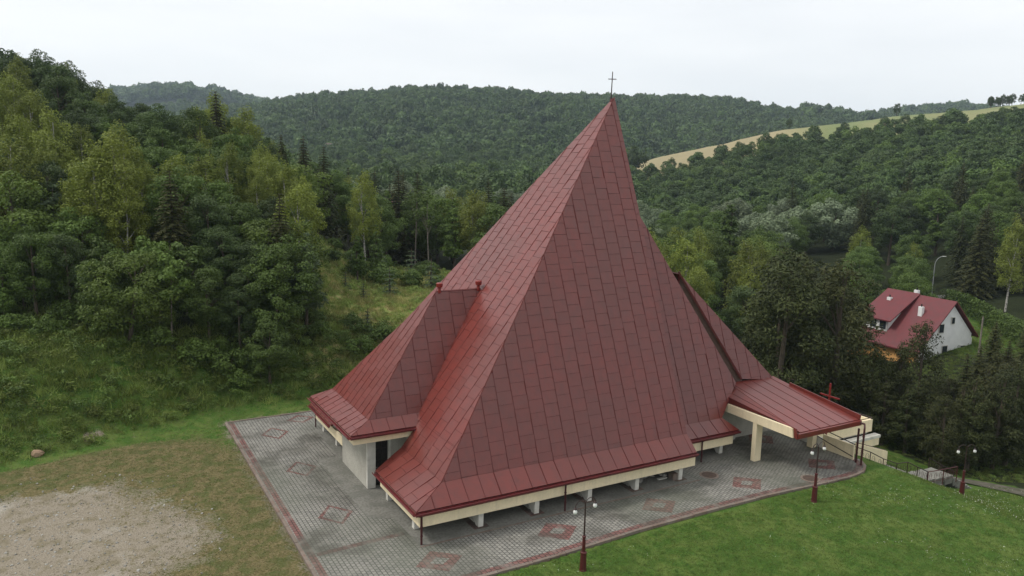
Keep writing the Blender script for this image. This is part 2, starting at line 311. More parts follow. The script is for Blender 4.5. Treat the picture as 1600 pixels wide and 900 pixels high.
o_ = N(t, 'ShaderNodeOutputMaterial'); p_ = N(t, 'ShaderNodeBsdfPrincipled'); p_.inputs['Roughness'].default_value = 0.95; p_.inputs['Specular IOR Level'].default_value = 0.1
t.links.new(p_.outputs[0], o_.inputs[0]); g_ = N(t, 'ShaderNodeNewGeometry')
def tnoise(s, det=5):
    n = N(t, 'ShaderNodeTexNoise'); n.inputs['Scale'].default_value = s; n.inputs['Detail'].default_value = det; t.links.new(g_.outputs['Position'], n.inputs[0]); return n.outputs[0]
def rng_(src, lo, hi, a=0., b=1.):
    r = N(t, 'ShaderNodeMapRange'); t.links.new(src, r.inputs[0])
    for i, v in zip((1, 2, 3, 4), (lo, hi, a, b)): r.inputs[i].default_value = v
    return r.outputs[0]
def mixc(f, a, b):
    x = N(t, 'ShaderNodeMix', data_type='RGBA')
    t.links.new(f, x.inputs[0])
    for i, v in ((6, a), (7, b)):
        if isinstance(v, tuple): x.inputs[i].default_value = (*v, 1)
        else: t.links.new(v, x.inputs[i])
    return x.outputs[2]
def mth(op, a, b):
    x = N(t, 'ShaderNodeMath', operation=op)
    for i, v in ((0, a), (1, b)):
        if isinstance(v, (int, float)): x.inputs[i].default_value = v
        else: t.links.new(v, x.inputs[i])
    return x.outputs[0]
nf, nm_, nl, nvf = tnoise(9), tnoise(1.1), tnoise(0.25), tnoise(30, 3)
grass = mixc(rng_(nf, .35, .65), (0.036, 0.082, 0.014), (0.078, 0.142, 0.026)); grass = mixc(rng_(nm_, .42, .6), grass, (0.100, 0.145, 0.034)); grass = mixc(rng_(nl, .5, .62, 0, .5), grass, (0.050, 0.100, 0.018))
sa = N(t, 'ShaderNodeAttribute', attribute_name='mask_a'); sb = N(t, 'ShaderNodeAttribute', attribute_name='mask_b')
s1 = N(t, 'ShaderNodeSeparateXYZ'); t.links.new(sa.outputs['Vector'], s1.inputs[0]); s2 = N(t, 'ShaderNodeSeparateXYZ'); t.links.new(sb.outputs['Vector'], s2.inputs[0])
dryc = mixc(rng_(nf, .35, .65), (0.10, 0.090, 0.036), (0.185, 0.150, 0.078)); dryc = mixc(rng_(nm_, .44, .6, 0, .65), dryc, (0.062, 0.085, 0.024)); dirtc = mixc(rng_(nvf, .38, .6), (0.31, 0.272, 0.215), (0.20, 0.172, 0.13)); dirtc = mixc(rng_(nm_, .5, .64, 0, .75), dirtc, (0.18, 0.155, 0.10)); dirtc = mixc(rng_(nf, .58, .66, 0, .6), dirtc, (0.09, 0.075, 0.045)); dirtc = mixc(rng_(nl, .54, .66, 0, .5), dirtc, (0.42, 0.395, 0.35))
def msk(src, amp=2.0): return rng_(mth('ADD', src, mth('MULTIPLY', mth('SUBTRACT', mth('ADD', mth('MULTIPLY', nm_, .5), mth('MULTIPLY', nf, .5)), .5), amp)), .35, .65)
cur = mixc(msk(s1.outputs[1]), grass, dryc); cur = mixc(msk(s1.outputs[0]), cur, dirtc)
mead = mixc(rng_(nm_, .4, .6), (0.17, 0.24, 0.055), (0.32, 0.28, 0.12)); cur = mixc(msk(s2.outputs[0]), cur, mead)
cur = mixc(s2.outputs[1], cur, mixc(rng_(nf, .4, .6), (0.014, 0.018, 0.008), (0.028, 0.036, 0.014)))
ntf = tnoise(0.02, 4)
cur = mixc(s1.outputs[2], cur, mixc(rng_(ntf, .4, .6), (0.36, 0.30, 0.17), (0.28, 0.24, 0.14))); cur = mixc(s2.outputs[2], cur, mixc(rng_(ntf, .4, .6), (0.17, 0.20, 0.09), (0.25, 0.24, 0.12)))
t.links.new(cur, p_.inputs['Base Color'])
bp_ = N(t, 'ShaderNodeBump'); bp_.inputs['Strength'].default_value = 0.9; bp_.inputs['Distance'].default_value = 0.12; t.links.new(nf, bp_.inputs['Height']); t.links.new(bp_.outputs[0], p_.inputs['Normal'])
me.materials.append(gm)
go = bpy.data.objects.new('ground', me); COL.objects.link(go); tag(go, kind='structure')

# ------------------------------------------------------------------ plaza paving
KERB = [(9.0, 58.3), (9.0, 30.25), (14, 30.1), (19.5, 30.1), (26, 30.45), (31, 30.5), (36, 30.45), (41.3, 30.1), (43.2, 30.0), (44.7, 30.25), (45.8, 30.9), (46.4, 31.8)]
poly = KERB+[(46.4, 58.3)]
b = MB(); b.prism([(x, y) for x, y in poly], -0.3, 0.0); pv = b.build('paved_plaza', M_pav); tag(pv, kind='structure')
def offset_strip(pts, o0, o1, z0, z1, name, m, kind='structure'):
    v = []; f = []
    P = [Vector((x, y, 0)) for x, y in pts]
    for i, p in enumerate(P):
        d = (P[min(i+1, len(P)-1)]-P[max(i-1, 0)]).normalized(); n = Vector((-d.y, d.x, 0))
        if 0 < i < len(P)-1:
            d0 = (P[i]-P[i-1]).normalized(); c = max(0.5, n.dot(Vector((-d0.y, d0.x, 0)))); n = n/c
        v += [p+n*o0+Vector((0, 0, z1)), p+n*o1+Vector((0, 0, z1)), p+n*o0+Vector((0, 0, z0)), p+n*o1+Vector((0, 0, z0))]
    for i in range(len(P)-1):
        a = i*4; c = a+4; f += [(a, c, c+1, a+1), (a+2, a+3, c+3, c+2), (a, a+2, c+2, c), (a+1, c+1, c+3, a+3)]
    o = mesh_obj(name, v, f, m); tag(o, kind=kind); return o
def resample(pts, step):
    P = [Vector((x, y, 0)) for x, y in pts]; out = [P[0]]; carry = 0
    for i in range(len(P)-1):
        seg = P[i+1]-P[i]; l = seg.length; tpos = step-carry
        while tpos <= l: out.append(P[i]+seg*(tpos/l)); tpos += step
        carry = l-(tpos-step)
    return out
offset_strip(KERB, 0.16, 0.52, -0.02, 0.006, 'red_paving_border', M_redpav)
kb = empty('kerb'); tag(kb, 'grey concrete kerb edging round the paved church square', 'kerb')
kp = resample([(9.0, 58.4)]+KERB[1:], 1.0)
kp2 = resample([(9.0, 58.45), (36.0, 58.45)], 1.0)
for seq in (kp, kp2):
    for i in range(len(seq)-1):
        p, q = seq[i], seq[i+1]; d = (q-p).normalized(); n = Vector((d.y, -d.x, 0)) if seq is kp else Vector((0, 1, 0))
        z = 0.035+rng.uniform(-.012, .012); p2, q2 = p+d*.012, q-d*.012; w0, w1 = -0.09, 0.09
        bb = MB(); base = [p2+n*w0, p2+n*w1, q2+n*w1, q2+n*w0]
        if (base[1]-base[0]).cross(base[2]-base[1]).z < 0: base = base[::-1]
        bb.hexa([v+Vector((0, 0, -.25)) for v in base], [v+Vector((0, 0, z)) for v in base]); bb.build('kerb_stone', M_kerb, kb)
def sheet(name, pts, z, m):
    b = MB(); b.prism(pts, z-0.03, z); o = b.build(name, m); tag(o, kind='structure'); return o
def ring(name, cx, cy, hx, hy, w, z, m, fill=None, pat='x'):
    # lozenge whose points lie along x and y
    v = []; f = []
    for k, (dx, dy) in enumerate([(1, 0), (0, 1), (-1, 0), (0, -1)]): v += [(cx+dx*hx, cy+dy*hy, z), (cx+dx*(hx-w*1.4), cy+dy*(hy-w*1.4), z)]
    for k in range(4): a, c = 2*k, (2*k+2) % 8; f.append((a, c, c+1, a+1))
    o = mesh_obj(name, v, f, m); tag(o, kind='structure')
for x in (14.79, 21.77, 28.9, 36.1, 43.2): ring('red_paving_diamond', x, 32.35, 1.28, 1.12, 0.52, 0.008, M_redpav)
for y in (39.7, 47.07, 54.5): ring('red_paving_diamond', 11.75, y, 1.0, 1.35, 0.19, 0.008, M_redpav)
ring('red_paving_diamond', 14.2, 56.9, 1.1, 1.0, 0.26, 0.008, M_redpav); ring('red_paving_diamond', 43.3, 37.8, 1.2, 1.2, 0.5, 0.008, M_redpav)
sheet('red_paving_border', [(9.6, 35.55), (14.3, 35.7), (14.3, 36.05), (9.6, 35.9)], 0.007, M_redpav)
sheet('concrete_apron', [(13.2, 38.6), (14.2, 37.9), (14.5, 37.9), (14.5, 48.2), (13.15, 48.2)], 0.012, M_soil)
sheet('concrete_apron', [(14.5, 34.15), (33.6, 34.15), (33.6, 36.2), (39.4, 36.2), (39.4, 54), (14.5, 54)], 0.012, M_soil)
b = MB(); b.box(14.5, 34.02, -.1, 33.7, 34.13, .02); b.build('drain_edging', M_kerb); tag(bpy.data.objects['drain_edging'], kind='structure')

# ------------------------------------------------------------------ church
ch = empty('church', (28, 44.2, 0)); chM = Matrix.Translation((-28, -44.2, 0))
tag(ch, 'church with steep pointed maroon sheet metal roof, cream eaves and a flat porch canopy', 'church')
def cpart(o): o.matrix_parent_inverse = chM; return o
def cb(name, m, *a): return cpart(bx(name, m, ch, *a))
def cproj(P):
    v = Vector(P)-Vector((0, 0, CAMZ)); z = v.dot(Fw); return FPX*v.dot(cr)/z, -FPX*v.dot(cu)/z
def clip(poly, a, b, c):   # keep a*u+b*v<=c
    out = []
    for i in range(len(poly)):
        p, q = poly[i], poly[(i+1) % len(poly)]; dp = a*p[0]+b*p[1]-c; dq = a*q[0]+b*q[1]-c
        if dp <= 0: out.append(p)
        if dp*dq < 0: s = dp/(dp-dq); out.append((p[0]+(q[0]-p[0])*s, p[1]+(q[1]-p[1])*s))
    return out
def clip_line(x, poly, axis=0):   # v-interval of line u=x inside convex poly
    vs = []
    for i in range(len(poly)):
        p, q = poly[i], poly[(i+1) % len(poly)]
        if (p[0]-x)*(q[0]-x) < 0: s = (x-p[0])/(q[0]-p[0]); vs.append(p[1]+(q[1]-p[1])*s)
    return (min(vs), max(vs)) if len(vs) == 2 else None
PANELS = []
def roofplane(pts, eu, u0, cw=0.98, rh=0.76, joints=True, thick=0.10, name='roof_slope', seams=True, panels=True):
    """pts convex planar 3d polygon; eu horizontal eave direction; u0 a coordinate along eu where a seam runs"""
    P = [Vector(p) for p in pts]; n = (P[1]-P[0]).cross(P[2]-P[0]).normalized()
    if n.z < -1e-4: P = P[::-1]; n = -n
    eu = Vector(eu).normalized(); eu = (eu-n*eu.dot(n)).normalized(); ev = n.cross(eu)
    if ev.z < 0: ev = -ev
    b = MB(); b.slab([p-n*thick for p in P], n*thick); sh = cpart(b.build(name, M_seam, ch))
    O = P[0]; uv = [((p-O).dot(eu), (p-O).dot(ev)) for p in P]
    if not panels: return sh
    umin, umax = min(u for u, v in uv), max(u for u, v in uv); vmin, vmax = min(v for u, v in uv), max(v for u, v in uv)
    off = u0-O.dot(eu); k0 = math.floor((umin-off)/cw)
    # orientation of the polygon for clipping
    ar = sum(uv[i][0]*uv[(i+1) % len(uv)][1]-uv[(i+1) % len(uv)][0]*uv[i][1] for i in range(len(uv)))
    uvp = uv if ar > 0 else uv[::-1]
    def clip_poly(c, inset=0.012):
        for i in range(len(uvp)):
            p, q = uvp[i], uvp[(i+1) % len(uvp)]; du, dv = q[0]-p[0], q[1]-p[1]; l = math.hypot(du, dv)
            if l < 1e-6: continue
            a, bb = dv/l, -du/l; c = clip(c, a, bb, a*p[0]+bb*p[1]-inset)
            if len(c) < 3: return []
        return c
    k = k0
    while off+k*cw < umax:
        ua, ub = off+k*cw, off+(k+1)*cw
        st = vmin-rh*((k*0.47) % 1.0) if joints else vmin-.5
        step = rh if joints else (vmax-vmin)+2
        v = st
        while v < vmax:
            c = clip_poly([(ua+.016, v+.013), (ub-.016, v+.013), (ub-.016, v+step-.013), (ua+.016, v+step-.013)])
            v += step
            if len(c) < 3: continue
            A = abs(sum(c[i][0]*c[(i+1) % len(c)][1]-c[(i+1) % len(c)][0]*c[i][1] for i in range(len(c))))/2
            if A < .01: continue
            tf = 1.0 if A < 1.3 else .25/A; tx, ty = rng.normal(0, .006)*tf, rng.normal(0, .006)*tf; cu_ = sum(p[0] for p in c)/len(c); cv_ = sum(p[1] for p in c)/len(c)
            top = [O+eu*p[0]+ev*p[1]+n*(0.022+tx*(p[0]-cu_)*2+ty*(p[1]-cv_)*2+abs(rng.normal(0, .003))) for p in c]
            bot = [O+eu*p[0]+ev*p[1] for p in c]
            s2 = [cproj(p) for p in top]; ap = sum(s2[i][0]*s2[(i+1) % len(s2)][1]-s2[(i+1) % len(s2)][0]*s2[i][1] for i in range(len(s2)))/2
            vis = (Vector((0, 0, CAMZ))-top[0]).dot(n) > 0
            PANELS.append((abs(ap) if vis else 0, sh, top, bot, n))
        if seams:
            # standing seam on the left border of this column
            iv = clip_line(ua, uvp)
            if iv and iv[1]-iv[0] > .15:
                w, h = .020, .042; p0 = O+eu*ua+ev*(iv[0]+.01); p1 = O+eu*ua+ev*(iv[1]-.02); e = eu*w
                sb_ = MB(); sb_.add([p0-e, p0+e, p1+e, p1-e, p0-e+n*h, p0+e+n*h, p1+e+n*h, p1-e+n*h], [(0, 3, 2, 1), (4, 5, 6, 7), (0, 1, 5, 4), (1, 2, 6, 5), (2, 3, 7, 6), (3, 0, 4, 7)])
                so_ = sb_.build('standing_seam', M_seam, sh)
        k += 1
    return sh
Y0 = 44.2; ZE, ZK = 1.93, 2.85; XL, YF = 14.25, 34.05; XK, YK = 16.1, 35.03; XR = 33.3
A = (XR, Y0, 24.5); mir = lambda p: (p[0], 2*Y0-p[1], p[2])
FU = 31.95
# main body
roofplane([(XK, YK, ZK), (XR, YK, ZK), A], (1, 0, 0), FU)
roofplane([(XL, YF, ZE), (XR, YF, ZE), (XR, YK, ZK), (XK, YK, ZK)], (1, 0, 0), FU, joints=False, name='roof_flare')
SLP = (24.5-ZK)/(XR-XK); XM = 17.25; ZM = ZK+(XM-XK)*SLP; YM = YK+(XM-XK)/(XR-XK)*(Y0-YK)
roofplane([(XK, YK, ZK), (XM, YM, ZM), (XM, 40.75, ZM), (XK, 40.75, ZK)], (0, 1, 0), 0.62)
roofplane([(XM, 2*Y0-YM, ZM), (XM, YM, ZM), A], (0, 1, 0), 0.62)
roofplane([(XK, 49.0, ZK), (XM, 49.0, ZM), (XM, 2*Y0-YM, ZM), (XK, 2*Y0-YK, ZK)], (0, 1, 0), 0.62)
roofplane([(XL, 40.2, ZE), (XL, YF, ZE), (XK, YK, ZK), (XK, 40.75, ZK)], (0, 1, 0), 0.62, rh=1.0, name='roof_flare')
roofplane([(XL, 2*Y0-YF, ZE), (XL, 49.0, ZE), (XK, 49.0, ZK), (XK, 2*Y0-YK, ZK)], (0, 1, 0), 0.62, joints=False, name='roof_flare')
roofplane([mir(A), mir((XR, YK, ZK)), mir((XK, YK, ZK))], (1, 0, 0), FU, panels=False)
roofplane([mir((XL, YF, ZE)), mir((XK, YK, ZK)), mir((XR, YK, ZK)), mir((XR, YF, ZE))], (1, 0, 0), FU, panels=False, name='roof_flare')
b = MB(); b.slab([(XR-.02, YK, ZK), (XR-.02, 2*Y0-YK, ZK), (XR-.02, Y0, 24.42)], (-.3, 0, 0)); cpart(b.build('gable_wall', M_gut, ch))
# west bay
WKx, WKy, WKz = 14.3, 41.42, 4.6; WR = 11.55
roofplane([(WKx, WKy, WKz), (18.0, WKy, WKz), (23.9, Y0, WR), (19.85, Y0, WR)], (1, 0, 0), 17.72, name='bay_roof_slope')
roofplane([(13.0, 40.72, 4.02), (17.75, 40.72, 4.02), (18.0, WKy, WKz), (WKx, WKy, WKz)], (1, 0, 0), 17.72-.4, joints=False, name='bay_roof_flare')
roofplane([(WKx, 48.6, WKz), (WKx, WKy, WKz), (19.85, Y0, WR)], (0, 1, 0), 41.9, cw=0.75, name='bay_roof_slope')
roofplane([(13.0, 49.35, 4.02), (13.0, 40.72, 4.02), (WKx, WKy, WKz), (WKx, 48.6, WKz)], (0, 1, 0), 41.9, cw=0.75, rh=1.1, name='bay_roof_flare')
roofplane([(19.85, Y0, WR), (23.9, Y0, WR), (18.0, 48.6, WKz), (WKx, 48.6, WKz)], (1, 0, 0), 17.7, panels=False, name='bay_roof_slope')
roofplane([(13.0, 49.35, 4.02), (WKx, 48.6, WKz), (18.0, 48.6, WKz), (17.75, 49.35, 4.02)], (1, 0, 0), 17.7, panels=False, name='bay_roof_flare')
# east body
def rp(x, y): return (x, y, 2.5+(y-37.15)*2.434)
roofplane([rp(XR+.01, 37.15), rp(38.5, 37.15), rp(40.54, 38.0), rp(XR+.01, 44.2)], (1, 0, 0), 37.37-0.05, name='east_roof_slope')
roofplane([(XR+.1, 36.15, 1.85), (39.2, 36.15, 1.85), (38.5, 37.15, 2.5), (XR+.1, 37.15, 2.5)], (1, 0, 0), 37.37-0.05, joints=False, name='east_roof_flare')
roofplane([(XR, Y0, 19.66), rp(40.54, 38.0), (40.54, 50.4, rp(0, 38)[2])], (0, 1, 0), 40.3, panels=False, name='east_roof_slope')
roofplane([mir(rp(XR, 44.2)), mir(rp(40.54, 38.0)), mir(rp(39.2, 37.15)), mir(rp(XR, 37.15))], (1, 0, 0), 37.3, panels=False, name='east_roof_slope')
# porch gable body
PT = (37.75, 41.5, 12.2); PB0 = (41.8, 38.67, 4.58); 
nrm = Vector((0, -2.55, 1)); 
def tp(x, y): return (x, y, 12.2+(y-41.5)*2.7)
roofplane([tp(37.75, 41.5), tp(41.8, 38.66), tp(45.1, 38.52)], (1, 0, 0), 41.75, name='porch_roof_slope')
roofplane([tp(45.1, 38.52), (45.1, 49.88, tp(0, 38.52)[2]), mir(tp(37.75, 41.5)), tp(37.75, 41.5)], (0, 1, 0), 40, panels=False, name='porch_roof_slope')
p0, p1 = Vector(tp(37.75, 41.5)), Vector(tp(41.8, 38.66)); inw = Vector((p1.y-p0.y, -(p1.x-p0.x), 0)).normalized()
b = MB(); q0, q1 = p0-inw*.22, p1-inw*.22
b.slab([q0-Vector((0, 0, .1)), q1-Vector((0, 0, .1)), q1-Vector((0, 0, 2.6)), q0-Vector((0, 0, 3.2))], -inw*.15); cpart(b.build('verge_wall', M_brown, ch))
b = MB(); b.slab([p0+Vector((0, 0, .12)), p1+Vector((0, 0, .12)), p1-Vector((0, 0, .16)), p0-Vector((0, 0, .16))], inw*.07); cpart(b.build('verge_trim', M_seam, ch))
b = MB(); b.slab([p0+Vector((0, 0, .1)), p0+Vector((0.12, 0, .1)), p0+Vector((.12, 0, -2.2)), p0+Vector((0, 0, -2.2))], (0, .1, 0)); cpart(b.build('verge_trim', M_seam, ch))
# canopy roof
def cp_(x, y): return (x, y, 3.0+(y-31.6)*0.186)
roofplane([cp_(40.55, 38.75), cp_(39.8, 31.6), cp_(45.7, 31.6), cp_(45.2, 38.75)], (1, 0, 0), 40.75, joints=False, thick=.06, name='canopy_roof')
roofplane([(39.5, 38.2, 3.80), cp_(39.8, 31.6), cp_(40.55, 38.75)], (1, 0, 0), 45, joints=False, thick=.05, seams=False, name='canopy_roof')
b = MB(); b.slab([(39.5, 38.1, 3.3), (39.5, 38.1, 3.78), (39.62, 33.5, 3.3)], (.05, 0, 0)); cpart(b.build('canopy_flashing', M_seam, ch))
for xx, s in ((39.42, 1), (45.72, 1)):
    b = MB(); b.slab([(xx, 31.5, 2.62), (xx+.0, 32.05, 2.75), (xx, 32.0, 3.36), (xx, 31.62, 3.30)], (.09, 0, 0)); cpart(b.build('canopy_upstand', M_roof, ch))
b = MB(); b.slab([(45.75, 31.6, 3.0), (45.75, 31.55, 3.33), (45.2, 37.2, 4.25), (45.2, 37.2, 4.0)], (.07, 0, 0)); cpart(b.build('canopy_upstand', M_roof, ch))
b = MB(); b.box(39.52, 31.42, 2.66, 45.75, 31.58, 2.98); cpart(b.build('canopy_gutter', M_roof, ch))
b = MB(); b.slab([(39.32, 38.3, 2.72), (39.32, 31.75, 2.66), (39.32, 31.85, 3.27), (39.32, 38.3, 3.30)], (.16, 0, 0)); cpart(b.build('canopy_fascia', M_cream, ch))
b = MB(); b.slab([(39.5, 31.75, 2.66), (45.7, 31.75, 2.66), (45.2, 38.6, 2.9), (39.5, 38.6, 2.75)], (0, 0, .05)); cpart(b.build('canopy_soffit', M_cream, ch))
cb('canopy_column', M_cream, 39.34, 34.75, 0, 39.92, 35.1, 2.72)
cb('canopy_column', M_cream, 45.15, 34.75, 0, 45.6, 35.2, 2.85)
# fascias (cream boards) + gutters + flashings
def fas(x0, y0, x1, y1, z0, z1, th=.12, name='fascia'):
    return cb(name, M_cream, min(x0, x1)-(0 if x0 != x1 else 0), min(y0, y1), z0, max(x0, x1)+(th if x0 == x1 else 0), max(y0, y1)+(th if y0 == y1 else 0), z1)
fas(14.6, 34.4, 33.55, 34.4, .89, 1.5); fas(14.6, 34.523, 14.6, 40.3, .89, 1.5)
cb('fascia', M_cream, 33.43, 34.523, .89, 33.55, 36.4, 1.5)
fas(33.9, 36.43, 38.95, 36.43, .80, 1.42); cb('fascia', M_cream, 38.83, 36.553, .80, 38.95, 38.5, 1.42)
fas(14.6, 47.6, 14.6, 53.9, .89, 1.5); fas(14.6, 53.903, 33.5, 53.903, .89, 1.5)
fas(13.2, 40.9, 17.35, 40.9, 3.40, 3.86); fas(13.2, 41.023, 13.2, 49.1, 3.40, 3.86); fas(13.2, 49.103, 17.3, 49.103, 3.40, 3.86)
cb('soffit', M_plaster, 13.33, 41.03, 3.43, 17.6, 49.09, 3.50)
cb('soffit', M_plaster, 14.73, 34.53, 1.30, 33.4, 36.8, 1.38)
def gutter(p, q, z, outw, r=.085, m=M_gut):
    p, q, ow = Vector((*p, z)), Vector((*q, z)), Vector((*outw, 0)); b = MB(); prof = [(0, .06), (0, -.04), (.05, -.10), (.13, -.10), (.17, -.04), (.17, .03), (.20, .045), (.17, .055), (.145, .03), (.145, -.03), (.12, -.075), (.06, -.075), (.03, -.03), (.03, .06)]
    n = len(prof); v = [a+ow*x+Vector((0, 0, y)) for a in (p, q) for x, y in prof]
    b.add(v, [tuple(range(n)), tuple(range(n, 2*n))[::-1]]+[(i, (i+1) % n, n+(i+1) % n, n+i) for i in range(n)]); return cpart(b.build('gutter', m, ch))
gutter((14.2, 34.06), (33.35, 34.06), ZE-.10, (0, -1)); gutter((14.24, 34.06), (14.24, 40.2), ZE-.10, (-1, 0)); gutter((14.24, 49.1), (14.24, 54.3), ZE-.10, (-1, 0))
gutter((33.5, 36.12), (39.2, 36.12), 1.75, (0, -1)); gutter((12.95, 40.7), (17.7, 40.7), 3.93, (0, -1)); gutter((12.97, 40.7), (12.97, 49.35), 3.93, (-1, 0))
def strip(a, b_, c, d, m=M_roof, name='eave_flashing'):
    q = MB(); n = (Vector(b_)-Vector(a)).cross(Vector(c)-Vector(a)).normalized(); q.slab([a, b_, c, d], n*.03); cpart(q.build(name, m, ch))
strip((14.5, 34.33, 1.52), (33.6, 34.33, 1.52), (33.35, 34.12, 1.80), (14.3, 34.12, 1.80))
strip((14.53, 40.3, 1.52), (14.53, 34.33, 1.52), (14.3, 34.12, 1.80), (14.3, 40.2, 1.80))
strip((33.85, 36.36, 1.44), (39.0, 36.36, 1.44), (39.1, 36.18, 1.72), (33.6, 36.18, 1.72))
strip((13.12, 40.83, 3.88), (17.5, 40.83, 3.88), (17.6, 40.74, 3.96), (13.05, 40.74, 3.96)); strip((13.12, 49.2, 3.88), (13.12, 40.83, 3.88), (13.05, 40.74, 3.96), (13.05, 49.3, 3.96))
strip((33.42, 36.3, 1.9), (33.42, 34.12, 1.60), (33.36, 34.12, 1.86), (33.36, 37.1, 2.9), M_gut)
# walls under the eaves
cb('bay_wall', M_plaster, 14.46, 42.35, 0, 14.66, 47.1, 3.45)
cb('bay_pier', M_white, 14.46, 42.15, 0, 14.98, 42.345, 3.45)
cb('bay_wall', M_plaster, 15.90, 42.2, 0, 19.5, 42.4, 4.4)
cb('door_jamb', M_white, 15.84, 42.17, 0, 15.97, 42.42, 3.45); cb('door_jamb', M_white, 17.0, 42.12, 0, 17.14, 42.199, 3.42)
dr = cpart(bx('door', M_dark, ch, 14.98, 42.45, 0.02, 15.85, 42.52, 2.95))
for kx in (15.05, 15.45):
    for kz in (.25, 1.0, 1.75, 2.4):
        o = bx('door_panel', M_dark, dr, kx, 42.425, kz, kx+.33, 42.45, kz+.6); o.parent = dr
b = MB(); b.tube([(15.07, 42.44, 1.2), (15.07, 42.36, 1.2), (15.17, 42.36, 1.2)], .018, 6); b.build('door_handle', M_steel, dr)
cb('base_wall', M_plaster, 17.6, 37.3, 0, 33.2, 37.5, 1.31); cb('base_wall', M_plaster, 17.6, 37.503, 0, 17.8, 42.19, 2.6)
cb('base_wall', M_plaster, 33.25, 38.6, 0, 41.5, 38.8, 3.6); cb('base_wall', M_plaster, 16.5, 47.11, 0, 16.7, 53.4, 1.31)
cb('base_wall', M_plaster, 41.3, 38.85, 0, 45.2, 49.6, 4.0)
for px_ in (18.29, 21.86, 25.53, 29.08, 32.6):     # slanted concrete fins under the front eave
    cb('eave_fin_foot', M_redpav, px_-.45, 34.5, -.02, px_+.45, 37.2, .028)
    b = MB(); b.slab([(px_-.15, 34.65, 0.02), (px_-.15, 34.95, 0.02), (px_-.15, 36.6, 1.30), (px_-.15, 34.60, 1.30)], (.30, 0, 0)); cpart(b.build('eave_fin', M_white, ch))
    b = MB(); b.slab([(px_-.10, 35.3, 0.02), (px_-.10, 37.28, .02), (px_-.10, 37.28, 1.30), (px_-.10, 36.3, 1.30)], (.20, 0, 0)); cpart(b.build('eave_fin', M_plaster, ch))
for py_ in (36.2, 40.2, 50.2, 53.4):
    b = MB(); b.slab([(14.95, py_-.2, .02), (14.95, py_-.2, 1.30), (16.6, py_-.2, 1.30), (15.25, py_-.2, .02)], (0, .32, 0)); cpart(b.build('eave_fin', M_white, ch))
b = MB(); b.slab([(38.2, 36.9, .02), (38.2, 37.2, .02), (38.2, 38.55, 1.3), (38.2, 36.85, 1.3)], (.3, 0, 0)); cpart(b.build('eave_fin', M_white, ch))
cb('soffit', M_plaster, 33.56, 36.56, 1.1, 38.8, 38.55, 1.18)
# downpipes
def pipe(pts, r=.055, brackets=()):
    b = MB(); b.tube(pts, r, 8); o = cpart(b.build('downpipe', M_pipe, ch))
    for z in brackets:
        q = MB(); x, y = pts[-1][0], pts[-1][1]; q.lathe((x, y, z), [(r+.02, 0), (r+.02, .05)], 8); q.build('pipe_bracket', M_pipe, o)
pipe([(14.45, 33.98, 1.80), (14.62, 34.26, 1.62), (14.64, 34.28, 1.5), (14.64, 34.28, 0.0)], .06, (.45, .95))
pipe([(23.5, 33.98, 1.80), (23.5, 34.2, 1.60), (23.5, 34.22, 1.5), (23.5, 34.22, 0.0)], .055, (.5, 1.1))
pipe([(35.9, 36.0, 1.70), (35.95, 36.25, 1.5), (35.95, 36.3, 1.4), (35.95, 36.3, 0.0)], .055, (.5,))
pipe([(14.4, 54.3, 1.8), (14.5, 54.45, 1.6), (14.75, 54.6, 1.3), (14.75, 54.6, 0.0)], .05, (.5,))
pipe([(38.9, 37.9, 2.9), (38.95, 38.0, 2.5), (38.95, 38.0, 0.0)], .055, (1.5,))
pipe([(45.6, 31.5, 2.85), (45.75, 31.2, 2.8), (45.5, 31.0, 2.6), (45.46, 30.99, 0.0)], .07, (1.0, 2.0))
# roof outlets, cross
for x in (20.0, 22.8):
    b = MB(); b.lathe((x, Y0-.08, WR-.15), [(.09, 0), (.09, .32), (.20, .40), (.22, .62), (.17, .66)], 14); cpart(b.build('roof_vent', M_redp, ch, smooth=False))
b = MB(); b.tube([(33.0, Y0, 23.4), (33.06, Y0, 26.2)], [.05, .03], 8); b.tube([(32.72, Y0, 25.68), (33.4, Y0, 25.72)], .03, 6)
tc_ = b.build('spire_cross', M_iron, ch); cpart(tc_)
# roof panels: the 300 largest as parts, the rest joined
PANELS.sort(key=lambda p: -p[0])
def pmesh(top, bot):
    n = len(top); return top+bot, [tuple(range(n))]+[(i, n+i, n+(i+1) % n, (i+1) % n) for i in range(n)]
for ap, sh, top, bot, n in PANELS[:296]:
    if (top[1]-top[0]).cross(top[2]-top[1]).dot(n) < 0: top, bot = top[::-1], bot[::-1]
    v, f = pmesh(top, bot); mesh_obj('roof_panel', v, f, M_roof, sh)
V, Fc, TI = [], [], []
for ap, sh, top, bot, n in PANELS[296:]:
    if (top[1]-top[0]).cross(top[2]-top[1]).dot(n) < 0: top, bot = top[::-1], bot[::-1]
    v, f = pmesh(top, bot); k = len(V); V += v; Fc += [tuple(i+k for i in q) for q in f]; TI += [rng.random()]*len(f)
rest = cpart(mesh_obj('roof_sheeting', V, Fc, M_roof, ch, tint=TI)); tag(rest, kind='stuff')

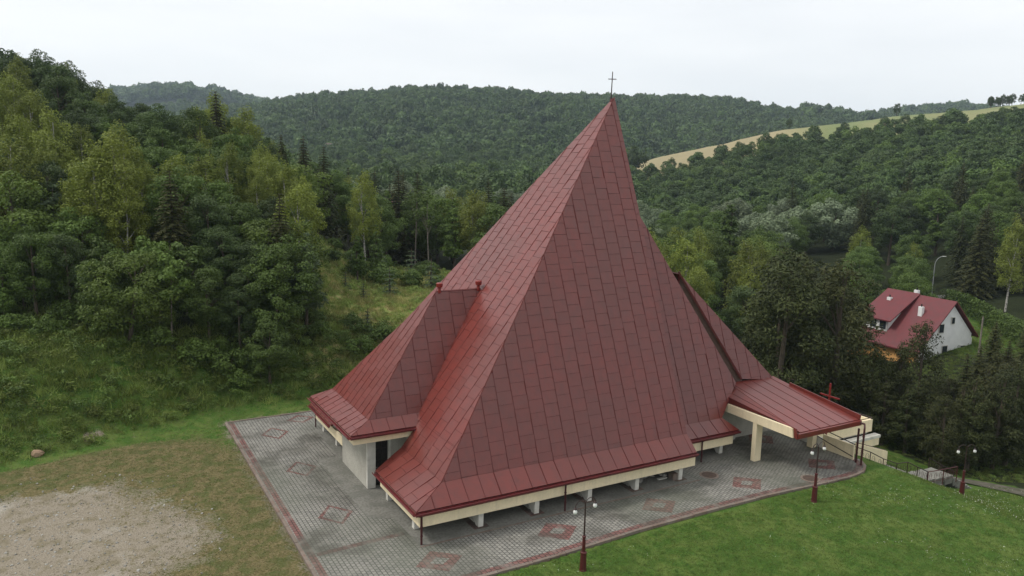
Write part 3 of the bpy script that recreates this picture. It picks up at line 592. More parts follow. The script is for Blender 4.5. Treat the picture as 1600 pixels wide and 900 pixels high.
# ------------------------------------------------------------------ terrace block and stairs east of the square
tb = empty('terrace_block', (50, 37, 0)); tag(tb, 'cream terrace block with parapet and grey ledge at the end of the canopy', 'building')
tbM = Matrix.Translation((-50, -37, 0))
def tpart(o): o.matrix_parent_inverse = tbM; return o
tpart(bx('upper_wall', M_cream, tb, 46.45, 36.3, -.62, 54.2, 36.5, .36)); tpart(bx('upper_wall', M_cream, tb, 54.0, 36.503, -.62, 54.2, 44, .36))
tpart(bx('terrace_floor', M_white, tb, 46.45, 36.503, -.8, 53.99, 44, -.60)); tpart(bx('ledge', M_white, tb, 49.5, 35.75, -1.02, 54.6, 36.29, -.80))
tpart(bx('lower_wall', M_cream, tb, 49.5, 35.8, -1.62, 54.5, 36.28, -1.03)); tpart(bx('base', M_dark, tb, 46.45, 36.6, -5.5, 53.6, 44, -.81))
for args in (((46.5, 36.35, .5), (54.15, 36.35, .5)), ((54.15, 36.35, .5), (54.15, 43.5, .5))):
    b = MB(); b.tube(list(args), .03, 6); tpart(b.build('rail', M_iron, tb))
for x in (48.5, 51.5, 54.1):
    b = MB(); b.tube([(x, 36.36, .3), (x, 36.36, .5)], .025, 6); tpart(b.build('rail_post', M_iron, tb))
pw = empty('parapet_wall', (45.9, 33, 0)); tag(pw, 'low cream parapet wall with dark handrail at the east edge of the square', 'wall')
b = MB(); b.box(-.08, -1.1, 0, .08, 1.4, 1.04); b.build('wall_panel', M_cream, pw); b = MB(); b.box(-.10, 1.41, 0, .06, 5.3, .75); b.build('wall_panel', M_white, pw)
b = MB(); b.tube([(0, 1.42, .5), (0, 1.42, 1.3), (0, 1.0, 1.33), (0, -1.15, 1.1)], .035, 6); b.build('handrail', M_iron, pw)
b = MB(); b.tube([(-.12, 5.2, .82), (-.12, 2.0, .82), (-.12, 1.0, .6), (-.12, -1.1, .25)], .03, 6); b.build('handrail', M_iron, pw)
st = empty('stairs', (46, 31, 0)); tag(st, 'grey concrete stairs descending from the square down the grassy bank', 'stairs')
def stz(x):
    return float(np.interp(x, [46, 49.2, 50.3, 52.3, 55.3, 59.5], [0, -1.3, -1.3, -2.35, -2.35, -4.6]))
x = 46.3
while x < 60:
    z = stz(x+.15); nx = x+(.33 if abs(stz(x+.4)-stz(x)) > .02 else 1.0)
    y0 = float(np.interp(x, [46, 50, 55], [31.6, 30.9, 30.3])); bb = MB(); bb.box(x-46, y0-31, z-.6, nx-46.003, y0+1.7-31, z); bb.build('step', M_soil if z < -.2 else M_white, st); x = nx
def railing(pts, label, m=M_iron, h=.9, scroll=True):
    e = empty('stair_railing', pts[0]); o0 = Vector(pts[0]); tag(e, label, 'railing', 'iron railings along the stairs')
    P = [Vector(p)-o0 for p in pts]; up = Vector((0, 0, h))
    for p in P:
        b = MB(); b.tube([p-Vector((0, 0, .3)), p+up], .03, 6); b.build('post', m, e)
    for p, q in zip(P[:-1], P[1:]):
        b = MB(); b.tube([p+up, q+up], .032, 6); b.build('handrail', m, e)
        b = MB(); b.tube([p+Vector((0, 0, .12)), q+Vector((0, 0, .12))], .018, 4); b.build('bottom_rail', m, e)
        if scroll:
            n = max(2, int((q-p).length/.38))
            for k in range(n):
                c = p.lerp(q, (k+.5)/n)+Vector((0, 0, h*.53)); d = (q-p).normalized()
                pts_ = [c+d*(.15*math.cos(a)*(1-a/14))+Vector((0, 0, 1))*(.30*math.sin(a)*(1-a/14)) for a in np.linspace(0, 7.5, 12)]
                b = MB(); b.tube(pts_, .011, 4); b.build('scroll', m, e)
railing([(46.07, 32.09, 0), (47.09, 31.45, -.4), (48.0, 31.05, -.9), (49.03, 30.68, -1.3), (50.0, 30.5, -1.3), (51.0, 30.36, -1.8), (52.1, 30.25, -2.3)], 'dark iron railing with scrollwork along the lawn side of the stairs')
railing([(52.1, 30.2, -2.3), (53.6, 29.98, -2.3), (55.2, 29.9, -2.35)], 'reddish iron railing round the lower landing of the stairs', m=M_lampred)
railing([(56.7, 32.9, -3.0), (58.2, 32.7, -3.8), (59.6, 32.5, -4.5)], 'dark iron railing at the foot of the stairs by the conifers')
bw = empty('planter_wall', (47.6, 32.9, 0)); tag(bw, 'low cream sloping wall beside the upper stair flight', 'wall')
b = MB(); b.slab([(0, 0, -.6), (0, 0, .55), (2.9, -.5, -.35), (2.9, -.5, -1.5)], (0.03, .2, 0)); b.build('wall_panel', M_cream, bw)
b = MB(); b.tube([(0, .1, .6), (2.9, -.4, -.3)], .03, 6); b.build('coping', M_iron, bw)
# wood post by the canopy downpipe
b = MB(); b.tube([(45.62, 31.5, 0), (45.62, 31.5, 2.42)], .07, 8); o = b.build('iron_post', M_pipe); tag(o, 'dark round post beside the canopy downpipe at the stair head', 'post')
# red cross behind the canopy
rc = empty('red_cross', (47.2, 35.2, -.6)); tag(rc, 'red wooden cross standing behind the canopy edge', 'cross')
b = MB(); b.box(-.05, -.05, 0, .05, .05, 5.05); b.build('upright', M_redp, rc); b = MB(); b.box(-.045, -.85, 4.03, .045, .8, 4.13); b.build('crossbar', M_redp, rc)
# path at the foot of the bank
pth = []
for (x, y) in [(59, 33.5), (59.5, 31), (60, 28), (60, 24), (59.5, 18), (58, 10)]: pth.append((x, y))
v = []; f = []
for i, (x, y) in enumerate(pth):
    for dx in (0, 1.0, 2.0): v.append((x+dx, y, H(x+dx, y)+.09))
for i in range(len(pth)-1):
    for k in range(2): a = i*3+k; f.append((a, a+3, a+4, a+1))
o = mesh_obj('gravel_path', v, f, mat('path_gravel', (.11, .10, .08), .95, .1, noise=(2, (.06, .065, .04), .8))); tag(o, kind='structure')

# ------------------------------------------------------------------ lamps and small things
def lamp(x, y, z, label, rz=0.0):
    e = empty('street_lamp', (x, y, z)); tag(e, label, 'street lamp', 'twin globe lamps on red iron posts')
    b = MB(); b.lathe((0, 0, -.3), [(.19, 0), (.19, .3), (.17, .36), (.145, 1.15), (.16, 1.18), (.16, 1.25), (.1, 1.28)], 12); b.build('pedestal', M_lampred, e)
    b = MB(); b.lathe((0, 0, .95), [(.085, 0), (.08, .75), (.1, .78), (.1, .83), (.05, .86)], 12); b.build('sleeve', M_lampred, e)
    b = MB(); b.tube([(0, 0, 1.8), (0, 0, 3.45)], [.045, .035], 8); b.build('pole', M_iron, e)
    for s in (-1, 1):
        c, sn = math.cos(rz)*s, math.sin(rz)*s
        pts = [(0.33*(1-math.cos(a))*c, 0.33*(1-math.cos(a))*sn, 3.42+.28*math.sin(a)) for a in np.linspace(0, math.pi*1.0, 9)]
        b = MB(); b.tube(pts, .02, 6); arm = b.build('arm', M_iron, e)
        gx, gy = pts[-1][0], pts[-1][1]
        b = MB(); b.lathe((gx, gy, 3.02), [(.02, .07), (.06, .08), (.095, .12), (.105, .18), (.095, .24), (.06, .29), (.045, .32)], 14); b.build('globe', M_globe, e, smooth=True)
        b = MB(); b.lathe((gx, gy, 3.33), [(.08, 0), (.08, .04), (.03, .09)], 10); b.build('globe_cap', M_iron, e)
lamp(20.79, 28.53, H(20.79, 28.53), 'red iron lamp post on the lawn in front of the front eave', R(8))
lamp(37.87, 28.67, H(37.87, 28.67), 'red iron lamp post on the lawn in front of the porch canopy', R(8))
lamp(53.7, 28.6, H(53.7, 28.6), 'red iron lamp post down the bank beside the lower stairs and dark conifers', R(-20))
for (x, y, lb) in ((34.84, 34.4, 'dark round manhole cover near the eave downpipe'), (40.4, 29.6+1.4, 'small dark manhole cover near the kerb by the canopy lamp')):
    e = empty('manhole_cover', (x, y, .004)); tag(e, lb, 'manhole cover')
    b = MB(); b.lathe((0, 0, 0), [(.62, 0), (.62, .014)], 24); b.build('frame', M_kerb, e)
    b = MB(); b.lathe((0, 0, .012), [(.48, 0), (.48, .012)], 24); b.build('cover', mat('rust_iron', (0.075, 0.055, 0.045), .8, .2, noise=(5, (.12, .08, .06), .7)), e)
e = empty('concrete_block', (32.35, 34.95, .02)); tag(e, 'pale concrete block beside the last eave fin', 'block')
b = MB(); b.box(-.28, -.22, 0, .10, .22, .42); b.build('block_half', M_kerb, e); b = MB(); b.box(.115, -.22, 0, .30, .22, .40); b.build('block_half', M_kerb, e)
tag(bx('wooden_board', M_white, None, 31.3, 35.2, .02, 32.0, 35.4, .07), 'pale board lying on the slab beside the concrete block', 'board')
sp = empty('stone_pile', (30.9, 36.0, .0)); tag(sp, 'heap of loose grey field stones stored under the front eave', 'stone pile')
for i in range(46):
    x, y = rng.uniform(-1.5, 1.2), rng.uniform(-.6, .9); r = rng.uniform(.11, .20); z = .05+max(0, .42-abs(x)*.25-abs(y)*.3)*rng.random()
    v = []; bmm = bmesh.new(); bmesh.ops.create_icosphere(bmm, subdivisions=1, radius=r)
    for q in bmm.verts: q.co = Vector((q.co.x*1.2, q.co.y, q.co.z*.75))*rng.uniform(.85, 1.15)+Vector((x, y, z+r*.5))
    mm_ = bpy.data.meshes.new('stone'); bmm.to_mesh(mm_); bmm.free(); mm_.materials.append(M_stone)
    oo = bpy.data.objects.new('stone', mm_); COL.objects.link(oo); oo.parent = sp
o = bpy.data.meshes.new('rock'); 
bmm = bmesh.new(); bmesh.ops.create_icosphere(bmm, subdivisions=2, radius=.7)
for q in bmm.verts: q.co = Vector((q.co.x, q.co.y*.7, q.co.z*.75))*rng.uniform(.5, .64)
bmm.to_mesh(o); bmm.free(); o.materials.append(mat('sandstone', (.34, .24, .16), .9, .1, noise=(4, (.22, .15, .10), .8), bump=(8, .6))); ro = bpy.data.objects.new('rock', o); COL.objects.link(ro)
rx_, ry_ = -3.0, 56.6; ro.location = (rx_, ry_, H(rx_, ry_)+.1); tag(ro, 'ochre boulder half hidden in the weeds at the foot of the bank', 'rock')

# ------------------------------------------------------------------ red roofed house in the valley
M_hroof = mat('house_roof', (0.135, 0.026, 0.03), .55, .3, noise=(1.2, (.10, .03, .032), .6)); M_hwall = mat('house_white', (.72, .72, .70), .85, .2, noise=(1, (.6, .6, .58), .5)); M_orange = mat('house_orange', (.62, .33, .12), .85, .2)
hx, hy = W(57.0, 105); hz = -7.5
def level_dir(a, d): x, y = W(a, d); return Vector((x, y, 0)).normalized()
he = empty('house', (hx, hy, hz)); tag(he, 'white house with red gabled roof and white chimneys among the conifers', 'house')
ax = level_dir(4.1, -9.5); ay = level_dir(9.5, 4.1)
def hp(u, v, z): return ax*u+ay*v+Vector((0, 0, z))
RZ = 10.7
def hslab(name, pts, off, m): b = MB(); b.slab([hp(*p) for p in pts], off); return b.build(name, m, he)
wl = hslab('gable_wall', [(4.9, -5.7, 0), (4.9, 4.2, 0), (4.9, 4.2, 6.2), (4.9, 0, 10.4), (4.9, -5.7, 4.6)], -ax*.3, M_hwall)
hslab('gable_wall', [(-4.9, -5.7, 0), (-4.9, 4.2, 0), (-4.9, 4.2, 6.2), (-4.9, 0, 10.4), (-4.9, -5.7, 4.6)], ax*.3, M_orange)
hslab('side_wall', [(-4.9, -5.7, 0), (4.9, -5.7, 0), (4.9, -5.7, 4.5), (-4.9, -5.7, 4.5)], ay*.3, M_orange); hslab('side_wall', [(-4.9, 4.4, 0), (4.9, 4.4, 0), (4.9, 4.4, 5.6), (-4.9, 4.4, 5.6)], -ay*.3, M_hwall)
rs = hslab('roof', [(-5.4, -6.4, 4.1), (5.4, -6.4, 4.1), (5.4, 0, RZ), (-5.4, 0, RZ)], Vector((0, 0, .18)), M_hroof); hslab('roof', [(-5.4, 0, RZ), (5.4, 0, RZ), (5.4, 5.0, 5.7), (-5.4, 5.0, 5.7)], Vector((0, 0, .18)), M_hroof)
hslab('dormer_roof', [(-5.6, -5.3, 7.3), (-.2, -5.3, 7.3), (-.2, 0.0, RZ+.2), (-5.6, 0.0, RZ+.2)], Vector((0, 0, .15)), M_hroof)
hslab('dormer_wall', [(-4.8, -4.9, 5.6), (-1.0, -4.9, 5.6), (-1.0, -4.9, 7.7), (-4.8, -4.9, 7.7)], ay*.2, M_hwall)
hslab('dormer_wall', [(-1.0, -4.9, 5.6), (-1.0, -.4, 10.2), (-1.0, -4.9, 7.7)], -ax*.2, M_hwall)
for (u, v) in ((-3.6, -1.8), (1.9, -2.2), (-1.2, .5)):
    z0 = RZ-abs(v)*1.0-.6; b = MB(); b.hexa([hp(u-.3, v-.22, z0), hp(u+.3, v-.22, z0), hp(u+.3, v+.22, z0), hp(u-.3, v+.22, z0)], [hp(u-.3, v-.22, z0+1.8), hp(u+.3, v-.22, z0+1.8), hp(u+.3, v+.22, z0+1.8), hp(u-.3, v+.22, z0+1.8)]); c = b.build('chimney', M_hwall, he)
    b = MB(); b.tube([hp(u, v, z0+1.7), hp(u, v, z0+2.15)], .1, 6); b.build('chimney_pot', M_dark, c)
for (v, z, w, h) in ((-1.9, 6.6, 1.0, 1.3), (-.9, 2.7+.8, 1.1, 1.4), (.2, 7.9-.2, .7, 1.0), (2.6, 3.4, 1.0, 1.3), (-1.0, .8, 1.0, 1.3)):
    wfr = hslab('window', [(4.93, v-w/2, z), (4.93, v+w/2, z), (4.93, v+w/2, z+h), (4.93, v-w/2, z+h)], ax*.06, M_white)
    q = MB(); q.slab([hp(5.0, v-w/2+.1, z+.1), hp(5.0, v+w/2-.1, z+.1), hp(5.0, v+w/2-.1, z+h-.1), hp(5.0, v-w/2+.1, z+h-.1)], ax*.03); q.build('pane', mat('dark_glass', (.02, .025, .03), .1, .5), wfr)
for (u, z) in ((-3.8, 6.1), (-2.2, 6.1)): hslab('window', [(u, -4.92, z), (u+1.0, -4.92, z), (u+1.0, -4.92, z+1.1), (u, -4.92, z+1.1)], -ay*.05, MATS['dark_glass'])
hslab('porch', [(-8.5, -8.2, 0), (-4.8, -8.2, 0), (-4.8, -8.2, 3.6), (-8.5, -8.2, 3.6)], ay*4, M_orange); hslab('porch_roof', [(-9, -8.6, 3.5), (-3.4, -8.6, 3.5), (-3.4, -4.2, 5.4), (-9, -4.2, 5.4)], Vector((0, 0, .15)), M_hroof)
def small_house(a, d, z, w, l, h, roofm, label, rz):
    x, y = W(a, d); e = empty('house', (x, y, z)); tag(e, label, 'house'); e.rotation_euler[2] = rz
    b = MB(); b.prism([(-l/2, -w/2), (l/2, -w/2), (l/2, w/2), (-l/2, w/2)], 0, h); b.build('wall', M_hwall, e)
    for s in (-1, 1):
        b = MB(); b.slab([(-l/2-.5, s*(w/2+.5), h-.4), (l/2+.5, s*(w/2+.5), h-.4), (l/2+.5, 0, h+w*.45), (-l/2-.5, 0, h+w*.45)], (0, 0, .25)); b.build('roof', roofm, e)
    for s in (-1, 1):
        b = MB(); b.slab([(s*l/2, -w/2, h), (s*l/2, w/2, h), (s*l/2, 0, h+w*.42)], (-s*.2, 0, 0)); b.build('gable', M_hwall, e)
    b = MB(); b.box(l*.2, -.5, h+w*.2, l*.2+1, .5, h+w*.6); b.build('chimney', M_hwall, e)
    for k in (-.3, .1): b = MB(); b.box(l*k, -w/2-.06, h*.35, l*k+1.4, -w/2, h*.75); b.build('window', MATS['dark_glass'], e)
M_broof = mat('brown_roof', (.16, .11, .10), .7, .2); M_proof = mat('pink_roof', (.45, .22, .2), .7, .2)
HOUSES = [(-185, 780, 1.0), (-34.5, 205, 0), (-28.5, 215, 0)]

# ------------------------------------------------------------------ street light + hedge + utility pole by the house
x, y = W(69.5, 125); zz = H(x, y); e = empty('road_lamp', (x, y, zz)); tag(e, 'tall grey road lamp with curved arm behind the red roofed house', 'street lamp')
dl = level_dir(1, -.2); tz = 7.0-zz
b = MB(); b.tube([(0, 0, 0), (0, 0, tz-1.6)], [.08, .055], 8); b.build('pole', M_steel, e)
b = MB(); b.tube([dl*(1.2*(1-math.cos(q)))+Vector((0, 0, tz-1.6+1.5*math.sin(q))) for q in np.linspace(0, 1.45, 8)], .05, 6); b.build('arm', M_steel, e)
b = MB(); b.box(-.22, -.1, -.05, .3, .1, .05); o = b.build('lamp_head', M_globe, e); o.location = dl*1.25+Vector((0, 0, tz-.1)); o.rotation_euler[2] = -TH

# ------------------------------------------------------------------ vegetation prototypes
def unit(v): return v/np.maximum(np.linalg.norm(v, axis=-1, keepdims=True), 1e-9)
def cards(c, nrm, s, aspect=0.6, tdir=None, spread=0.0):
    n = len(c); r = rng.normal(size=(n, 3)) if tdir is None else tdir+rng.normal(size=(n, 3))*spread
    t = unit(r-nrm*np.sum(r*nrm, -1, keepdims=True)); bt = np.cross(nrm, t); s = np.asarray(s).reshape(-1, 1)*np.ones((n, 1))
    v = np.stack([c-t*s, c-bt*s*aspect+t*s*.1, c+t*s, c+bt*s*aspect+t*s*.1], 1).reshape(-1, 3)
    f = np.arange(4*n).reshape(n, 4); return v, f
def fastmesh(name, v, f, tint, m):
    me = bpy.data.meshes.new(name); me.vertices.add(len(v)); me.vertices.foreach_set('co', v.astype(np.float32).ravel())
    me.loops.add(f.size); me.loops.foreach_set('vertex_index', f.ravel().astype(np.int32)); me.polygons.add(len(f)); me.polygons.foreach_set('loop_start', np.arange(0, f.size, f.shape[1], dtype=np.int32))
    me.update(); me.validate(); a = me.attributes.new('tint', 'FLOAT', 'FACE'); a.data.foreach_set('value', np.clip(tint, 0, 1).astype(np.float32)); me.materials.append(m); return me
def lobes_cloud(C, Rr, nl, s, up=0.35, out=0.8, squash=0.75, droop=0.0, aspect=.6, stretch=None):
    k = np.repeat(np.arange(len(C)), (nl*(Rr**2)/np.sum(Rr**2)).astype(int)+1); d = unit(rng.normal(size=(len(k), 3))+np.array([0, 0, up]))
    rad = Rr[k][:, None]*(0.55+0.5*rng.random((len(k), 1))**.6); p = C[k]+d*rad*np.array([1, 1, squash])
    p[:, 2] -= droop*rng.random(len(k))*Rr[k]
    cen = C.mean(0); o = unit(p-cen); n = unit(d*out+o*.3+np.array([0, 0, .25])+rng.normal(size=(len(k), 3))*.55)
    sz = s*(0.6+0.8*rng.random(len(k))); v, f = cards(p, n, sz, aspect)
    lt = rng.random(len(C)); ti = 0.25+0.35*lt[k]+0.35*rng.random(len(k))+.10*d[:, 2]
    return v, f, ti
def trunk_mesh(name, h, r, m, limbs, bend=.3, seg=7):
    b = MB(); a = rng.normal(0, bend, 2); P = [Vector((a[0]*math.sin(t*2.1)*t, a[1]*math.sin(t*1.7+1)*t, h*t-.3*(t == 0))) for t in np.linspace(0, 1, 7)]
    b.tube(P, [r*(1-.85*t)+.01 for t in np.linspace(0, 1, 7)], seg)
    for L_ in limbs:
        t = min(.92, max(.18, (L_[2]/h)*.72)); i = int(t*6); p = P[i].lerp(P[min(i+1, 6)], t*6-i); q = Vector(L_); mid = p.lerp(q, .5)+Vector((0, 0, .08*h*.3))
        b.tube([p, mid, q], [r*.4*(1-.6*t), r*.22, r*.07], 5, cap=False)
    me = bpy.data.meshes.new(name); me.from_pydata([tuple(v) for v in b.v], [], b.f); me.update(); me.materials.append(m); return me
M_bark = mat('bark', (.10, .08, .06), .95, .1, noise=(4, (.06, .05, .04), .8)); M_birch = mat('birch_bark', (.42, .40, .36), .85, .15, noise=(5, (.10, .09, .08), .9))
M_bareb = mat('bare_wood', (.22, .19, .16), .9, .1, noise=(4, (.13, .11, .09), .7))
LM = dict(
 birch=leafmat('birch_leaves', (0.0547, 0.0794, 0.0123), (0.2245, 0.2750, 0.0450), (0.1519, 0.1776, 0.0363), .3),
 broad=leafmat('broad_leaves', (0.0255, 0.0528, 0.0108), (0.1223, 0.1940, 0.0365), (0.0809, 0.1235, 0.0321), .22),
 dark=leafmat('dark_leaves', (0.0163, 0.0339, 0.0101), (0.0785, 0.1262, 0.0317), (0.0483, 0.0712, 0.0245), .18),
 bright=leafmat('bright_leaves', (0.0300, 0.0542, 0.0087), (0.1320, 0.1932, 0.0360), (0.0823, 0.1173, 0.0255), .3),
 spruce=leafmat('spruce_needles', (0.0133, 0.0217, 0.0077), (0.0520, 0.0650, 0.0168), (0.0529, 0.0490, 0.0150), .08, .75),
 pine=leafmat('pine_needles', (0.0223, 0.0391, 0.0186), (0.0990, 0.1440, 0.0700), (0.0561, 0.0799, 0.0357), .1, .7),
 willow=leafmat('willow_leaves', (.08, .11, .06), (.20, .25, .15), (.15, .19, .10), .2),
 far=leafmat('far_leaves', (0.0235, 0.0452, 0.0116), (0.0953, 0.1583, 0.0402), (0.0581, 0.0910, 0.0321), .2),
 weed=leafmat('weed_leaves', (0.043, 0.083, 0.014), (0.129, 0.188, 0.030), (0.140, 0.151, 0.041), .25),
 grass=leafmat('grass_blades', (.045, .100, .016), (.125, .205, .040), (.13, .175, .045), .3),
 dry=leafmat('dry_grass', (.22, .21, .075), (.46, .38, .18), (.30, .32, .09), .25),
 mead=leafmat('meadow_leaves', (.11, .18, .035), (.25, .34, .08), (.24, .27, .08), .3))
def crown_pts(n, h, r, zc, hz, shape='round'):
    out = []
    while len(out) < n:
        d = unit(rng.normal(size=3)); rr = (0.55+.40*rng.random()); p = d*rr; 
        if shape == 'cone': w = max(.12, 1-(p[2]+1)/2*.85)
        elif shape == 'egg': w = 1-.30*max(p[2], -.3)
        else: w = 1
        out.append((p[0]*r*w, p[1]*r*w, zc+p[2]*hz))
    return np.array(out)
def proto_leafy(kind, h, r, base, nl, s, lob, lr, shape, m, tm, tr, **k):
    zc = (h+base)/2; hz = (h-base)/2; C = crown_pts(lob, h, r, zc, hz, shape); Rr = r*lr*(.75+.5*rng.random(lob))
    if shape == 'cone': Rr *= np.clip(1.25-(C[:, 2]-base)/(h-base), .4, 1)
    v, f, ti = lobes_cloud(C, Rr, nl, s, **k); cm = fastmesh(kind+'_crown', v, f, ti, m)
    sel = C[rng.permutation(lob)[:9]]; return (trunk_mesh(kind+'_trunk', h*.86, tr, tm, [tuple(c) for c in sel]), cm, h)
def proto_spruce(kind, h, r, nl, m, tm, base=.06, droop=.35, dens=1.0, sz=.34):
    c, t, n_, ti, ss = [], [], [], [], []
    lv = int(h/.42)
    for i in range(lv):
        z = h*(base+(1-base)*i/lv); Lb = r*(1-(z/h))**.8*(.8+.35*rng.random())+.12; nb = 9 if Lb > .8 else 6; off = rng.random()*6
        for j in range(nb):
            a = off+j*2*math.pi/nb+rng.normal(0, .15); lb = Lb*(.72+.45*rng.random()); kk = max(2, int(lb/.16*dens)); dirv = np.array([math.cos(a), math.sin(a), 0]); side = np.array([-math.sin(a), math.cos(a), 0]); bt = rng.random()
            for q in range(kk):
                u = (q+.6)/kk; p = dirv*lb*u+np.array([0, 0, z-droop*lb*u*u*.9+.15*lb*u]); wd = .38*lb*(1-u)+.08
                for sgn in (-1, 1):
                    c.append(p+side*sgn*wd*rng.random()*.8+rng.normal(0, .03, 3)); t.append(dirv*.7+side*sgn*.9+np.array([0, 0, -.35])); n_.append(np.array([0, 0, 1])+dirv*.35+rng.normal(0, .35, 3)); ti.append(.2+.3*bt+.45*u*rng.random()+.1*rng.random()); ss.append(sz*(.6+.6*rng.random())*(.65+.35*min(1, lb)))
    c = np.array(c); v, f = cards(c, unit(np.array(n_)), np.array(ss), .30, np.array(t), .25)
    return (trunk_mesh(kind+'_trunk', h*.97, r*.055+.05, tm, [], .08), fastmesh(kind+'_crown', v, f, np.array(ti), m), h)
PR = {}
PR['birch'] = [proto_leafy('birch', 13, 2.4, 2.5, 8200, .10, 95, .23, 'egg', LM['birch'], M_birch, .15, droop=.9, squash=1.0, up=.2) for _ in range(3)]
PR['broad'] = [proto_leafy('broad', 9.5, 2.9, 1.4, 15000, .09, 80, .24, 'egg', LM['broad'], M_bark, .18) for _ in range(3)]
PR['dark'] = [proto_leafy('dark', 11, 3.0, 1.8, 15000, .092, 85, .23, 'egg', LM['dark'], M_bark, .2) for _ in range(2)]
PR['bright'] = [proto_leafy('bright', 7.5, 3.0, .8, 13000, .092, 65, .25, 'round', LM['bright'], M_bark, .16) for _ in range(2)]
PR['young'] = [proto_leafy('young', 7.5, 1.5, 2.8, 2600, .14, 34, .30, 'egg', LM['broad'], M_bareb, .07, up=.5) for _ in range(2)]
PR['poplar'] = [proto_leafy('poplar', 13, 2.1, 1.5, 5200, .17, 60, .30, 'cone', LM['broad'], M_bark, .2, up=.6) for _ in range(2)]
PR['willow'] = [proto_leafy('willow', 12, 5.2, 1.0, 9000, .22, 70, .24, 'round', LM['willow'], M_bark, .3) for _ in range(2)]
PR['spruce'] = [proto_spruce('spruce', 16, 3.6, 0, LM['spruce'], M_bark, sz=.25, dens=1.7), proto_spruce('spruce', 14, 2.7, 0, LM['spruce'], M_bark, droop=.5, sz=.24, dens=1.7)]
PR['fir'] = [proto_leafy('fir', 15, 3.9, .2, 10500, .16, 90, .24, 'cone', LM['spruce'], M_bark, .3, aspect=.35, droop=.5), proto_leafy('fir', 14, 3.4, .2, 9500, .16, 80, .26, 'egg', LM['spruce'], M_bark, .3, aspect=.35, droop=.6)]
PR['pine'] = [proto_leafy('pine', 9, 2.3, 1.2, 4200, .24, 60, .24, 'cone', LM['pine'], M_bark, .14, up=1.2, aspect=.16) for _ in range(2)]
PR['bare'] = [proto_leafy('bare', 11, 1.6, 5, 700, .14, 30, .3, 'egg', LM['broad'], M_bareb, .09) for _ in range(2)]
PR['sapling'] = [proto_spruce('sapling', 3.2, 1.1, 0, LM['pine'], M_bark, sz=.2, base=.05)]
PR['bush'] = [proto_leafy('bush', 2.6, 1.7, .0, 1700, .13, 22, .38, 'round', LM['broad'], M_bark, .05) for _ in range(2)]
NAMES = dict(birch='birch_tree', broad='broadleaf_tree', dark='dark_broadleaf_tree', bright='maple_tree', young='young_tree', poplar='poplar_tree', willow='willow_tree', spruce='spruce_tree', fir='conifer_tree', pine='pine_tree', bare='bare_tree', sapling='conifer_sapling', bush='bush')
TREES = []
def plant(kind, a, d, h, label, group=None, wide=1.0, z=None, var=None):
    x, y = W(a, d); P = PR[kind]; tm, cm, h0 = P[var if var is not None else int(rng.integers(len(P)))]
    e = bpy.data.objects.new(NAMES[kind], None); COL.objects.link(e); e.location = (x, y, H(x, y)-.15 if z is None else z); s = h/h0
    e.scale = (s*wide, s*wide, s); e.rotation_euler = (rng.normal(0, .02), rng.normal(0, .02), rng.random()*6.28); e.empty_display_size = .3
    tag(e, label, 'bush' if kind == 'bush' else 'tree', group)
    for n_, mm in (('trunk', tm), ('crown', cm)):
        o = bpy.data.objects.new(n_, mm); COL.objects.link(o); o.parent = e
    TREES.append((a, d, e)); return e
def pp(kind, px, d, h, label, wide=1.0, **k): return plant(kind, (px-800)/FPX*d, d, h, label, None, wide, **k)
# --- trees that can be singled out (side angle in photo units, metres away)
pp('bright', 190, 60.5, 7.6, 'bright green leafy maple at the forest edge above the weedy bank', 1.15)
pp('broad', 440, 67, 9.6, 'big rounded leafy tree where the forest edge meets the meadow', 1.2)
pp('bright', 440, 73, 8.6, 'yellow green crown behind the big rounded tree by the meadow', 1.25)
pp('pine', 30, 66, 7.5, 'blue green young pine between the birches at the forest edge', 1.2)
pp('pine', 78, 72, 9.0, 'taller blue green pine behind the young pine', 1.2)
for px, d, h, lb in ((150, 70, 13.0, 'slender birch with white trunk left of the tall birch pair'), (178, 71, 13.6, 'tall birch with white trunk in the sunlit birch clump'), (190, 76, 13.8, 'pale birch just behind the sunlit birch clump'), (22, 72, 13.2, 'broad pale birch with white trunk by the blue pines'), (270, 76, 11.5, 'pale green birch beside the dark gap in the left forest'), (320, 80, 11.0, 'birch above the leafy edge, between dark trees'), (90, 84, 12.5, 'birch rising behind the blue pines')):
    pp('birch', px, d, h, lb, 1.1)
for px, d, h, lb in ((440, 112, 11.5, 'narrow dark spruce highest on the forest slope beside the far hillside'), (474, 116, 14.0, 'dark spruce in the middle of the trio at the end of the forest slope'), (503, 113, 14.0, 'dark spruce at the lower end of the spruce trio')):
    pp('spruce', px, d, h, lb, 1.0)
pp('spruce', 622, 122, 15.0, 'large dark spruce in front of the pale willows behind the meadow', 1.2)
pp('birch', 568, 108, 14.0, 'tall upright birch at the corner of the meadow', .9)
pp('poplar', 708, 116, 11.5, 'leafy poplar behind the meadow with light leaf tips', 1.3); pp('poplar', 752, 118, 10.8, 'leafy poplar nearest the church roof slope behind the meadow', 1.3)
pp('poplar', 585, 96, 7.5, 'small leafy tree on the meadow edge', 1.2); pp('poplar', 556, 92, 6.5, 'grey green small tree at the top of the meadow', 1.2)
pp('poplar', 1137, 140, 18.5, 'pointed pale leafed tree standing above the valley thicket', 1.25)
pp('poplar', 1462, 165, 15.0, 'tall conical broadleaf tree above the dark hollow', 1.3)
pp('willow', 1300, 185, 12.5, 'silver grey willow alone above the conifers', 1.15)
pp('dark', 1390, 165, 13.5, 'round dark green tree between the silver willow and the tall conical tree', 1.3)
pp('bright', 1130, 76, 9.5, 'bright yellow green small tree beside the porch roof', 1.05, z=-6)
pp('birch', 1582, 115, 15.0, 'birch with pale trunk beyond the clipped hedge', .9)
